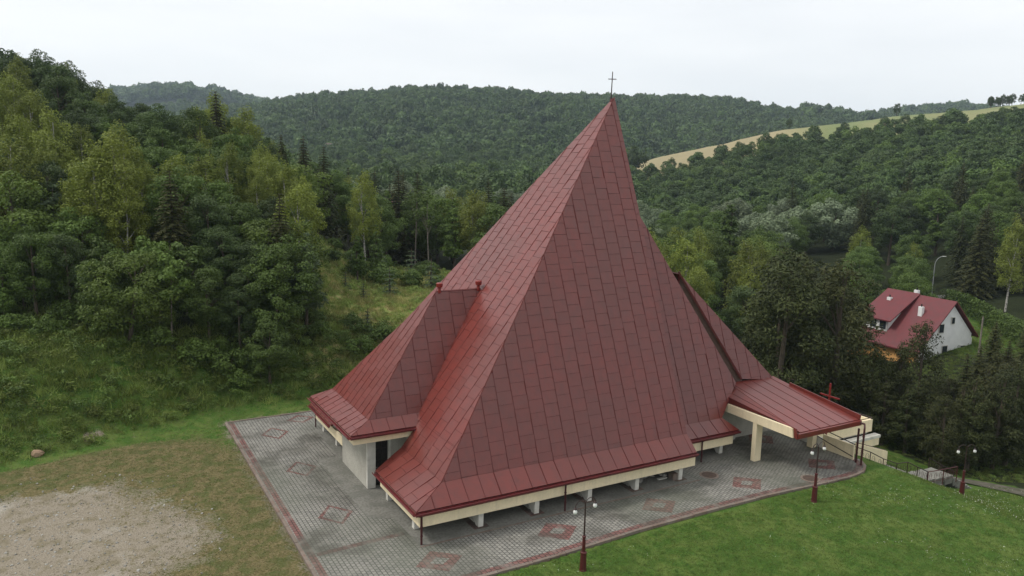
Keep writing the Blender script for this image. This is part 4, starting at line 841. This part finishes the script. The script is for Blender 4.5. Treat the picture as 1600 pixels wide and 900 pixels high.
for px, d, h, lb in ((516+20, 86, 2.2, 'small dark sapling low on the meadow'), (607, 88, 3.6, 'bushy conifer sapling in the middle of the meadow'), (640, 103, 4.4, 'pointed light green sapling at the top of the meadow'), (672, 94, 4.2, 'conifer sapling just beside the church roof'), (592, 101, 4.6, 'dark conifer sapling behind the meadow bushes'), (565, 84, 2.0, 'tiny sapling in the reddish meadow grass'), (545, 96, 2.8, 'thin sapling beside the reddish grass'), (570, 73, 2.6, 'low sapling where meadow meets the bank')):
    pp('sapling', px, d, h, lb, 1.1)
# --- zones of look-alike trees
KEEP = [(1137, 140, 34), (1300, 185, 36), (1390, 165, 36), (1462, 165, 34), (622, 122, 18), (474, 116, 40), (440, 66, 40), (708, 116, 20)]
def zone(n, u0, u1, d0, d1, mix, hr, mind, label, group, wide=(.9, 1.2), cond=None):
    pts = []; tries = 0
    while len(pts) < n and tries < n*60:
        tries += 1; d = math.sqrt(rng.uniform(d0*d0, d1*d1)); u = rng.uniform(u0, u1); a = (u-800)/FPX*d
        if cond and not cond(u, d, a): continue
        if any(abs(u-k[0]) < k[2] and max(95, k[1]*.62) < d < k[1]+6 for k in KEEP): continue
        if any((a-q[0])**2+(d-q[1])**2 < mind**2 for q in pts) or any((a-q[0])**2+(d-q[1])**2 < (mind*.6)**2 for q in TREES): continue
        pts.append((a, d)); kinds, ws = zip(*mix); kd = kinds[int(rng.choice(len(kinds), p=np.array(ws)/sum(ws)))]
        h = rng.uniform(*hr)*(1.12 if kd in ('birch', 'spruce') else .95); lb = label if isinstance(label, str) else label[kd]
        plant(kd, a, d, h, lb, group if isinstance(group, str) else group[kd], rng.uniform(*wide))
def lg(base, kinds):
    ad = dict(birch='pale green birch', broad='mid green broadleaf tree', dark='dark leafy tree', bright='yellow green leafy tree', young='thin stemmed young tree', poplar='upright leafy tree', willow='silver green willow', spruce='dark spruce', fir='bushy dark conifer', pine='blue green pine', bare='thin bare stemmed tree', bush='low green bush')
    pl = dict(birch='birches', broad='broadleaf trees', dark='dark leafy trees', bright='yellow green trees', young='young trees', poplar='upright leafy trees', willow='willows', spruce='spruces', fir='conifers', pine='pines', bare='bare stemmed trees', bush='bushes')
    return {k: ad[k]+' '+base for k in kinds}, {k: pl[k]+' '+base for k in kinds}
l_, g_r = lg('in the front row of the forest edge above the weedy bank', ['birch', 'poplar', 'young', 'broad', 'dark', 'bright', 'bush'])
zone(28, -260, 425, 61, 66, [('young', 3), ('broad', 4), ('dark', 2), ('poplar', 1)], (6.0, 8.6), 2.2, l_, g_r)
l_, g_r = lg('at the foot of the forest edge', ['bush'])
zone(20, -200, 400, 60, 62.5, [('bush', 1)], (1.5, 2.6), 1.6, l_, g_r, (.9, 1.4))
l_, g_r = lg('in the middle of the forested slope', ['birch', 'broad', 'dark', 'pine', 'spruce', 'bright'])
zone(95, -320, 480, 67, 96, [('birch', 5), ('broad', 4), ('dark', 3), ('pine', 1.2), ('spruce', .8), ('bright', .8)], (8.0, 11.0), 3.3, l_, g_r)
l_, g_r = lg('near the top of the forested slope', ['birch', 'broad', 'dark', 'spruce'])
zone(85, -320, 500, 96, 128, [('birch', 3), ('broad', 4), ('dark', 4), ('spruce', .5)], (8.5, 12.5), 4.0, l_, g_r)
l_, g_r = lg('on the skyline of the forested slope', ['dark', 'birch'])
zone(16, -60, 175, 112, 126, [('dark', 1)], (12, 14), 4.0, l_, g_r, (.8, 1.0))
l_, g_r = lg('behind the meadow', ['birch', 'broad', 'dark', 'spruce', 'bare', 'poplar'])
zone(56, 515, 900, 113, 150, [('broad', 4), ('dark', 3), ('spruce', 3), ('bare', 2), ('poplar', 2), ('birch', 1)], (11, 14.5), 3.8, l_, g_r)
l_, g_r = lg('beside the meadow weeds', ['bush', 'broad'])
zone(16, 500, 690, 94, 111, [('bush', 1)], (1.5, 2.8), 3.2, l_, g_r)
l_, g_r = lg('on the bank behind the square', ['bush'])
zone(8, 480, 640, 67, 73, [('bush', 1)], (1.4, 2.2), 2.2, l_, g_r)
l_, g_r = lg('in the pale belt behind the meadow', ['willow', 'broad'])
zone(26, 540, 900, 205, 262, [('willow', 3), ('broad', 1)], (10.5, 13.5), 8, l_, g_r)
l_, g_r = lg('in the thicket beyond the porch', ['birch', 'broad', 'dark', 'bright', 'poplar'])
zone(36, 985, 1210, 88, 150, [('birch', 3), ('broad', 3), ('dark', .8), ('bright', 2.5), ('poplar', 1)], (11, 14.5), 4.6, l_, g_r)
l_, g_r = lg('on the valley floor right of the church spire', ['willow', 'broad'])
zone(20, 985, 1260, 155, 215, [('willow', 3), ('broad', 2)], (10, 14), 8.0, l_, g_r)
l_, g_r = lg('in the tall dark stand beyond the porch', ['spruce', 'fir'])
zone(24, 1215, 1322, 70, 92, [('spruce', .5), ('fir', 4)], (16.0, 19.0), 3.4, l_, g_r, (1.0, 1.25))
l_, g_r = lg('at the foot of the lawn bank', ['spruce', 'fir'])
zone(10, 1528, 1760, 66, 74, [('spruce', 1), ('fir', 2)], (8, 9.6), 3.4, l_, g_r, (1.1, 1.4), cond=lambda u, d, a: True)
for u_, d_q, h_, w_ in ((1380, 71, 9.6, 1.0), (1404, 74, 7.6, 1.0), (1408, 67, 7.2, 1.3), (1424, 71, 8.2, 1.2), (1432, 70, 9.0, 1.0), (1420, 75, 9.6, 1.0), (1457, 69, 12.6, .8), (1474, 73, 7.0, 1.2), (1492, 67, 6.2, 1.4), (1506, 72, 6.6, 1.4), (1446, 65.5, 7.0, 1.2), (1520, 68, 7.4, 1.4), (1480, 65, 6, 1.4)):
    plant('spruce' if u_ in (1455, 1424, 1492) else 'fir', (u_-800)/FPX*d_q, d_q, h_/1.0, 'spruce', 'spruces in front of the house', w_)
for u_, d_q, h_ in ((1508, 61.5, 7.0), (1530, 62.5, 8.5), (1552, 62, 9.2), (1572, 63.5, 8.6), (1592, 62.5, 9.6), (1612, 63.5, 10)): plant('fir', (u_-800)/FPX*d_q, d_q, h_, 'x', 'conifers behind the path', 1.05)
zone(12, 1545, 1800, 74, 90, [('spruce', 1)], (7, 8.5), 4.0, 'dark spruce in the stand past the red roofed house', 'spruces past the house', (1.1, 1.3))
l_, g_r = lg('round the red roofed house', ['broad', 'bright', 'birch'])
zone(14, 1330, 1470, 112, 150, [('broad', 3), ('birch', 1), ('bright', .6)], (9, 12), 5, l_, g_r, cond=lambda u, d, a: True)
zone(12, 1475, 1700, 124, 140, [('spruce', 1)], (11, 14), 4.2, 'x', 'spruces beyond the hedge', (1.0, 1.2))
l_, g_r = lg('at the foot of the wooded hillside', ['dark', 'spruce', 'broad'])
zone(46, 1225, 1720, 135, 200, [('dark', 4), ('broad', 3), ('spruce', 1.5)], (11, 15), 6.0, l_, g_r, cond=lambda u, d, a: not (1200 < u < 1420 and d < 165))
l_, g_r = lg('standing along the lower edge of the yellow field', ['dark', 'broad'])
zone(18, 1040, 1420, 376, 392, [('dark', 3), ('broad', 2)], (7, 11), 6.5, l_, g_r)
pp('dark', 1218, 452, 7, 'dark tree alone on the crest of the yellow field', 1.1); pp('dark', 1380, 452, 8.5, 'dark round tree on the skyline at the end of the green field', 1.0)
zone(16, 1520, 1580, 444, 454, [('dark', 1)], (5.5, 7.5), 2.6, 'dark tree in the clump on the skyline of the field', 'trees in the skyline clump')

# --- clipped hedge, utility pole, leaning sapling
def cloud_obj(name, C, Rr, nl, s, m, **k):
    v, f, ti = lobes_cloud(C, Rr, nl, s, **k); me = fastmesh(name, v, f, ti, m); o = bpy.data.objects.new(name, me); COL.objects.link(o); return o
hp0 = [(69.6, 121), (69.6, 115), (69.2, 108), (68.6, 101), (68.0, 95)]
C = []
for i in range(len(hp0)-1):
    for t_ in np.linspace(0, 1, 12, endpoint=False):
        a = hp0[i][0]*(1-t_)+hp0[i+1][0]*t_; d = hp0[i][1]*(1-t_)+hp0[i+1][1]*t_; x, y = W(a, d); z = H(x, y)
        for zz in (.7, 1.7, 2.6): C.append((x+rng.normal(0, .15), y+rng.normal(0, .15), z+zz))
hdg = cloud_obj('hedge', np.array(C), np.full(len(C), .85), 9000, .14, LM['broad']); tag(hdg, 'long clipped green hedge behind the red roofed house garden', 'hedge')
x, y = W(61.5, 98); z = H(x, y); b = MB(); b.tube([(x, y, z-.5), (x, y, 1.8)], [.13, .09], 8); tag(b.build('utility_pole', M_bareb), 'plain grey utility pole in front of the hedge', 'pole')
v = []; f = []
rp_ = [(70, 140), (71.5, 134), (73, 130), (75, 127), (77, 125)]
for i, (a, d) in enumerate(rp_):
    for da in (-2.2, 0, 2.2): x, y = W(a, d+da); v.append((x, y, H(x, y)+.25))
for i in range(4):
    for k in range(2): q = i*3+k; f.append((q, q+3, q+4, q+1))
o = mesh_obj('road', v, f, M_soil); tag(o, kind='structure')

# ------------------------------------------------------------------ uncountable growth: scattered by geometry nodes
def hidden_col(name, meshes):
    c = bpy.data.collections.new(name)
    for i, m in enumerate(meshes): c.objects.link(bpy.data.objects.new('%s_%02d' % (name, i), m))
    return c
def scatter(name, pts, scl, col, nproto, zs=None, tilt=0.12):
    n = len(pts); me = bpy.data.meshes.new(name); me.vertices.add(n); me.vertices.foreach_set('co', np.asarray(pts, np.float32).ravel()); me.update()
    a = me.attributes.new('sc', 'FLOAT_VECTOR', 'POINT'); s = np.asarray(scl, np.float32)
    if s.ndim == 1: s = np.stack([s, s, s*(1 if zs is None else zs)], -1)
    a.data.foreach_set('vector', s.astype(np.float32).ravel())
    a = me.attributes.new('rt', 'FLOAT_VECTOR', 'POINT'); r = np.stack([rng.normal(0, tilt, n), rng.normal(0, tilt, n), rng.random(n)*6.28], -1).astype(np.float32); a.data.foreach_set('vector', r.ravel())
    a = me.attributes.new('ix', 'INT', 'POINT'); a.data.foreach_set('value', rng.integers(0, nproto, n).astype(np.int32))
    o = bpy.data.objects.new(name, me); COL.objects.link(o); tag(o, kind='stuff')
    ng = bpy.data.node_groups.new(name+'_nodes', 'GeometryNodeTree'); ng.interface.new_socket('Geometry', in_out='INPUT', socket_type='NodeSocketGeometry'); ng.interface.new_socket('Geometry', in_out='OUTPUT', socket_type='NodeSocketGeometry')
    gi = N(ng, 'NodeGroupInput'); go_ = N(ng, 'NodeGroupOutput'); ci = N(ng, 'GeometryNodeCollectionInfo'); ci.inputs['Collection'].default_value = col; ci.inputs['Separate Children'].default_value = True; ci.inputs['Reset Children'].default_value = True
    ip = N(ng, 'GeometryNodeInstanceOnPoints'); ip.inputs['Pick Instance'].default_value = True
    def na(nm, ty): q = N(ng, 'GeometryNodeInputNamedAttribute', data_type=ty); q.inputs['Name'].default_value = nm; return q.outputs[0]
    e2r = N(ng, 'FunctionNodeEulerToRotation'); ng.links.new(na('rt', 'FLOAT_VECTOR'), e2r.inputs[0])
    ng.links.new(gi.outputs[0], ip.inputs['Points']); ng.links.new(ci.outputs[0], ip.inputs['Instance']); ng.links.new(na('ix', 'INT'), ip.inputs['Instance Index']); ng.links.new(e2r.outputs[0], ip.inputs['Rotation']); ng.links.new(na('sc', 'FLOAT_VECTOR'), ip.inputs['Scale'])
    ng.links.new(ip.outputs[0], go_.inputs[0]); md = o.modifiers.new('scatter', 'NODES'); md.node_group = ng; return o
def far_crown_fine(m):
    C = crown_pts(22, 2, .85, .95, .75); v, f, ti = lobes_cloud(C, np.full(22, .36)+rng.normal(0, .06, 22), 1700, .085); return fastmesh('far_crown', v, f, ti, m)
def far_crown(m, s=.20, n=420, cone=False):
    if cone: C = np.array([(0, 0, z) for z in np.linspace(.3, 2.6, 9)]); Rr = np.linspace(.75, .12, 9)
    else: C = crown_pts(16, 2, .85, .95, .75); Rr = np.full(16, .42)+rng.normal(0, .06, 16)
    v, f, ti = lobes_cloud(C, Rr, n, s); return fastmesh('far_crown', v, f, ti, m)
FC = hidden_col('far_crowns', [far_crown(LM['far']) for _ in range(4)]+[far_crown(LM['dark'])])
FF = hidden_col('fine_crowns', [far_crown_fine(LM['far']) for _ in range(3)]+[far_crown_fine(LM['dark']), far_crown_fine(LM['broad'])])
NC = hidden_col('near_crowns', [p[1] for p in PR['broad']+PR['dark']])
def polar_pts(n, u0, u1, d0, d1, jit=None):
    d = np.sqrt(rng.uniform(d0*d0, d1*d1, n)); u = rng.uniform(u0, u1, n); a = (u-800)/FPX*d; X = a*CT+d*ST; Y = -a*ST+d*CT; return X, Y, u, d, a
def grid_pts(u0, u1, d0, d1, sp):
    amin, amax = (u0-800)/FPX*(d1 if u0 < 800 else d0), (u1-800)/FPX*(d1 if u1 > 800 else d0)
    aa, dd = np.meshgrid(np.arange(amin, amax, sp), np.arange(d0, d1, sp)); a = aa.ravel()+rng.uniform(-.5, .5, aa.size)*sp; d = dd.ravel()+rng.uniform(-.5, .5, aa.size)*sp
    u = 800+FPX*a/d; k = (u > u0) & (u < u1) & (d > d0) & (d < d1); a, d, u = a[k], d[k], u[k]; return a*CT+d*ST, -a*ST+d*CT, u, d, a
def forest(name, u0, u1, d0, d1, sp, r, cond=None, col=FC, npr=5, zr=1.0, sink=.3):
    X, Y, u, d, a = grid_pts(u0, u1, d0, d1, sp)
    if cond is not None: k = cond(u, d, a, X, Y); X, Y, u, d, a = X[k], Y[k], u[k], d[k], a[k]
    Z = height(X, Y); s = r*rng.uniform(.55, 1.35, len(X)); print(name, len(X))
    return scatter(name, np.stack([X, Y, Z+s*0.4], -1), np.stack([s, s, s*zr*rng.uniform(.9, 1.4, len(X))], -1), col, npr)
forest('valley_forest', 300, 985, 262, 600, 8.5, 5.0, col=FF)
forest('hill_forest', -500, 1900, 600, 1330, 8.6, 5.2, cond=lambda u, d, a, X, Y: ~((u > 1380) & (d < 900)) & ~((u < 150)))
forest('far_hill_forest', 60, 640, 1500, 2750, 19, 11)
forest('far_ridge_forest', 1240, 1800, 1000, 1700, 14, 8)
forest('hillside_forest', 950, 2000, 200, 394, 5.6, 3.5, cond=lambda u, d, a, X, Y: ~((u < 1240) & (d < 225)) & (d < 391-np.clip((u-1180)/6, 0, 16)), col=FF, zr=.85)
forest('wood_behind_ridge', -600, 480, 140, 420, 8, 4.5, col=FF)
# weeds on the bank
def blade_clump(nb, h, w, spread, m, lean=.35, leafy=False):
    c = np.zeros((nb, 3)); c[:, :2] = rng.normal(0, spread, (nb, 2)); hh = h*rng.uniform(.5, 1.1, nb); d = unit(np.stack([rng.normal(0, lean, nb), rng.normal(0, lean, nb), np.ones(nb)], -1)); side = unit(np.cross(d, rng.normal(size=(nb, 3))))*w
    tip = c+d*hh[:, None]; v = np.stack([c-side, c+side, tip], 1).reshape(-1, 3); f = np.arange(3*nb).reshape(nb, 3); return fastmesh('blades', v, f, rng.random(nb), m)
def weed_clump(r, h, n, s, m):
    C = np.stack([rng.normal(0, r*.5, 7), rng.normal(0, r*.5, 7), rng.uniform(.2*h, .8*h, 7)], -1); v, f, ti = lobes_cloud(C, np.full(7, r*.55), n, s, squash=.8, up=.6, aspect=.45); return fastmesh('weed', v, f, ti, m)
WC = hidden_col('weed_protos', [weed_clump(.5, .5, 190, .06, LM['weed']) for _ in range(2)]+[weed_clump(.45, .8, 190, .06, LM['broad']), blade_clump(60, .8, .02, .3, LM['weed'], .5), blade_clump(60, .7, .02, .3, LM['mead'], .6)])
X, Y, u, d, a = grid_pts(-250, 900, 44, 84, .62); S = bank_s(X, Y); dens = fbm(X, Y, 3.5, 41)
k = (S > .9) & ~((X > 7) & (Y < 59.6)) & (dens > .24) & ~((u > 500) & (d > 74)) & ~((X > 7) & (X < 20) & (S < 2.2)) & ~((X > 1) & (X <= 7) & (S < 1.8)); X, Y, S = X[k], Y[k], S[k]
s = rng.uniform(.45, 1.25, len(X))*np.clip(.6+S/6, .6, 1.3); scatter('bank_weeds', np.stack([X, Y, height(X, Y)-.05], -1), s, WC, 5); print('weeds', len(X))
DG = hidden_col('meadow_protos', [blade_clump(46, .6, .022, .24, LM['dry'], .9), blade_clump(46, .7, .02, .24, LM['dry'], .7), blade_clump(50, .55, .022, .25, LM['mead'], .9), weed_clump(.4, .45, 90, .09, LM['mead']), blade_clump(50, .5, .02, .25, LM['mead'], .9)])
X, Y, u, d, a = grid_pts(480, 800, 70, 113, .55); S = bank_s(X, Y); k = (S > 3) & (rng.random(len(X)) < .9); X, Y = X[k], Y[k]
scatter('meadow_grass', np.stack([X, Y, height(X, Y)-.05], -1), rng.uniform(.6, 1.4, len(X)), DG, 5); print('meadow', len(X))
# lawn
M_clover = mat('clover_flower', (.7, .7, .62), .8, .2)
def dots(n, r):
    c = np.stack([rng.normal(0, .3, n), rng.normal(0, .3, n), rng.uniform(.07, .13, n)], -1); v, f = cards(c, unit(rng.normal(size=(n, 3))*.3+np.array([0, 0, 1])), np.full(n, r), .9); return fastmesh('clover', v, f, np.full(n, .5), M_clover)
CL = hidden_col('clover_protos', [dots(6, .018), dots(3, .02)])
GC = hidden_col('lawn_protos', [blade_clump(26, .085, .010, .10, LM['grass'], .8), blade_clump(26, .11, .010, .11, LM['grass'], .8), blade_clump(22, .10, .012, .10, LM['weed'], .9)])
X, Y, u, d, a = grid_pts(600, 1750, 30, 66, .20); k = ~((X > 8.6) & (X < 46.9) & (Y > 29.9)) & (X < 61) & ~((X > 45.5) & (Y > 29.7) & (Y < 33.6)) & ~((Y >= 33.6) & (X < 55) & (Y < 44.5)) & (Y < 46) ; X, Y = X[k], Y[k]
scatter('lawn_grass', np.stack([X, Y, height(X, Y)-.01], -1), rng.uniform(.6, 1.3, len(X)), GC, 3, tilt=.2); print('lawn', len(X))
k = (rng.random(len(X)) < .06*np.clip((X-34)/8, .1, 1.3)*(fbm(X, Y, 3, 77) > .45)); scatter('clover_flowers', np.stack([X[k], Y[k], height(X[k], Y[k])], -1), rng.uniform(.7, 1.2, k.sum()), CL, 2)
X, Y, u, d, a = grid_pts(-250, 620, 30, 60, .24); S = bank_s(X, Y); e_ = np.hypot((X+3.4)/8.8, (Y-42.4)/9.6)+.35*(fbm(X, Y, 4, 21)-.5)
k = ((X < 8.8) | (Y > 58.8)) & (S < 5) & (rng.random(len(X)) < np.clip((e_-.55)*1.6, .04, 1)); X, Y = X[k], Y[k]
LM['straw'] = leafmat('straw_blades', (.09, .085, .035), (.20, .17, .08), (.11, .13, .04), .2)
GC2 = hidden_col('dry_lawn_protos', [blade_clump(20, .07, .010, .10, LM['straw'], .9), blade_clump(20, .08, .010, .11, LM['weed'], .9), blade_clump(20, .07, .010, .10, LM['straw'], .9)])
scatter('field_grass', np.stack([X, Y, height(X, Y)-.01], -1), rng.uniform(.6, 1.3, len(X)), GC2, 3, tilt=.2); print('field', len(X))
X, Y, u, d, a = grid_pts(1330, 1800, 58, 110, .5); k = (((X > 47) & (Y > 37)) | (X > 58.6)) & ((d > 66) | (X > 62.4)); k &= ~((X > 59) & (X < 62.4) & (Y < 34)) ; X, Y = X[k], Y[k]
scatter('undergrowth', np.stack([X, Y, height(X, Y)-.05], -1), rng.uniform(.3, .6, len(X)), WC, 5); print('under', len(X))
MARKS = [((190, 440), 'bright maple on the forest edge'), ((440, 430), 'big rounded tree by the meadow'), ((50, 360), 'blue green pines'), ((475, 250), 'spruce trio'), ((622, 310), 'dark spruce before the willows'), ((180, 270), 'sunlit birch clump'), ((568, 300), 'corner birch of the meadow'), ((730, 350), 'leafy poplars'), ((960, 160), 'church spire'), ((1240, 640), 'porch canopy'), ((1440, 500), 'red roofed house'), ((1300, 335), 'silver willow'), ((1462, 350), 'tall conical tree'), ((1137, 350), 'pointed pale tree'), ((1550, 480), 'clipped hedge'), ((1420, 730), 'stairs'), ((1218, 200), 'lone field crest tree'), ((1380, 175), 'lone skyline tree'), ((60, 100), 'forest skyline'), ((300, 500), 'forest edge corner of the bank'), ((1150, 480), 'yellow green small tree'), ((1390, 350), 'round dark green tree'), ((320, 300), 'edge birch between dark trees'), ((640, 430), 'conifer saplings')]
seen = {}; PRH = {NAMES[k]: v[0][2] for k, v in PR.items()}
for a, d, e in TREES:
    if e.get('group') is None: continue
    cr_h = e.scale.z*8; px_, py_ = cproj((e.location.x, e.location.y, e.location.z+cr_h)); px_ += 800; py_ += 450
    (mx_, my_), nm = min(MARKS, key=lambda q: (q[0][0]-px_)**2+(q[0][1]-py_)**2); dx, dy = px_-mx_, py_-my_; dist = math.hypot(dx, dy)
    rel = ('just ' if dist < 45 else 'well ' if dist > 120 else '')+(('right of' if dx > 0 else 'left of') if abs(dx) > abs(dy) else ('above' if dy < 0 else 'below'))
    nmk = e.name.split('.')[0]; sp_ = {'birch_tree': 'pale birch', 'broadleaf_tree': 'green broadleaf tree', 'dark_broadleaf_tree': 'dark leafy tree', 'maple_tree': 'yellow green leafy tree', 'young_tree': 'thin stemmed young tree', 'poplar_tree': 'upright leafy tree', 'willow_tree': 'silver green willow', 'spruce_tree': 'dark spruce', 'conifer_tree': 'bushy dark conifer', 'pine_tree': 'blue green pine', 'bare_tree': 'bare stemmed thin tree', 'bush': 'green bush'}[nmk]
    wr = e.scale.x/e.scale.z; sz_ = 'slim ' if wr < .97 else 'broad ' if wr > 1.12 else ''; where = 'standing farther off ' if d > 110 and dist > 60 else ''
    lb = '%s%s %s%s the %s' % (sz_, sp_, where, rel, nm); e['label'] = lb; seen.setdefault(lb, []).append(e)
for lb, es in list(seen.items()):
    if 1 < len(es) <= 3:
        es.sort(key=lambda e: e.scale.z*PRH.get(e.name.split('.')[0], 10), reverse=True)
        for e, w_ in zip(es, (['taller', 'shorter'] if len(es) == 2 else ['tallest', 'middle sized', 'shortest'])):
            e['label'] = w_+' '+lb; e['group'] = 'look-alikes: '+lb.replace(' the ', ' ')
        seen[lb] = []
    elif len(es) > 3:
        for e in es: e['group'] = 'look-alikes: '+lb.replace(' the ', ' ')
print('trees', len(TREES), 'labels', len(seen))
for (a, d, z) in ((-146, 620, 2), (-139, 624, 4)): small_house(a, d, 26.0+z*.3, 9, 15, 6, M_broof, 'pale house with brown roof far off between wooded hill and spruces' if z == 2 else 'smaller white house beside the far brown roofed house', .5)
small_house(-34.0, 205, H(*W(-33.5, 205))+.5, 5, 7, 5, M_proof, 'house with pinkish roof glimpsed between the trees behind the meadow', .3)
small_house(-27.2, 208, H(*W(-27.5, 208))+.6, 4.5, 6, 5, M_steel, 'house with grey roof glimpsed beside the large dark spruce', .9)

def pebble(r):
    bmm = bmesh.new(); bmesh.ops.create_icosphere(bmm, subdivisions=1, radius=r)
    for q in bmm.verts: q.co = Vector((q.co.x*1.3, q.co.y, q.co.z*.6))*rng.uniform(.75, 1.2)
    m_ = bpy.data.meshes.new('pebble'); bmm.to_mesh(m_); bmm.free(); m_.materials.append(MATS['stone_grey']); return m_
PB = hidden_col('pebble_protos', [pebble(.045), pebble(.06), pebble(.035)])
X, Y, u, d, a = grid_pts(-250, 520, 30, 54, .30); e_ = np.hypot((X+3.4)/8.8, (Y-42.4)/9.6); k = (e_ < 1.15) & (rng.random(len(X)) < .35*np.clip(1.3-e_, 0, 1)*(.3+fbm(X, Y, 2.5, 91))*1.6)
scatter('gravel_stones', np.stack([X[k], Y[k], height(X[k], Y[k])+.01], -1), rng.uniform(.5, 1.5, k.sum()), PB, 3, tilt=.4)

# ------------------------------------------------------------------ haze
b = MB(); b.box(-4700, -4700, -40, 4700, 4700, 330); hz_ = b.build('haze', mat('haze_air', (1, 1, 1))); tag(hz_, kind='stuff')
hm = bpy.data.materials.new('haze_volume'); hm.use_nodes = True; t = hm.node_tree; t.nodes.clear(); o_ = N(t, 'ShaderNodeOutputMaterial'); v_ = N(t, 'ShaderNodeVolumePrincipled')
v_.inputs['Color'].default_value = (.70, .85, 1.0, 1); v_.inputs['Density'].default_value = 0.00013; v_.inputs['Anisotropy'].default_value = 0.2; t.links.new(v_.outputs[0], o_.inputs['Volume'])
hz_.data.materials.clear(); hz_.data.materials.append(hm)
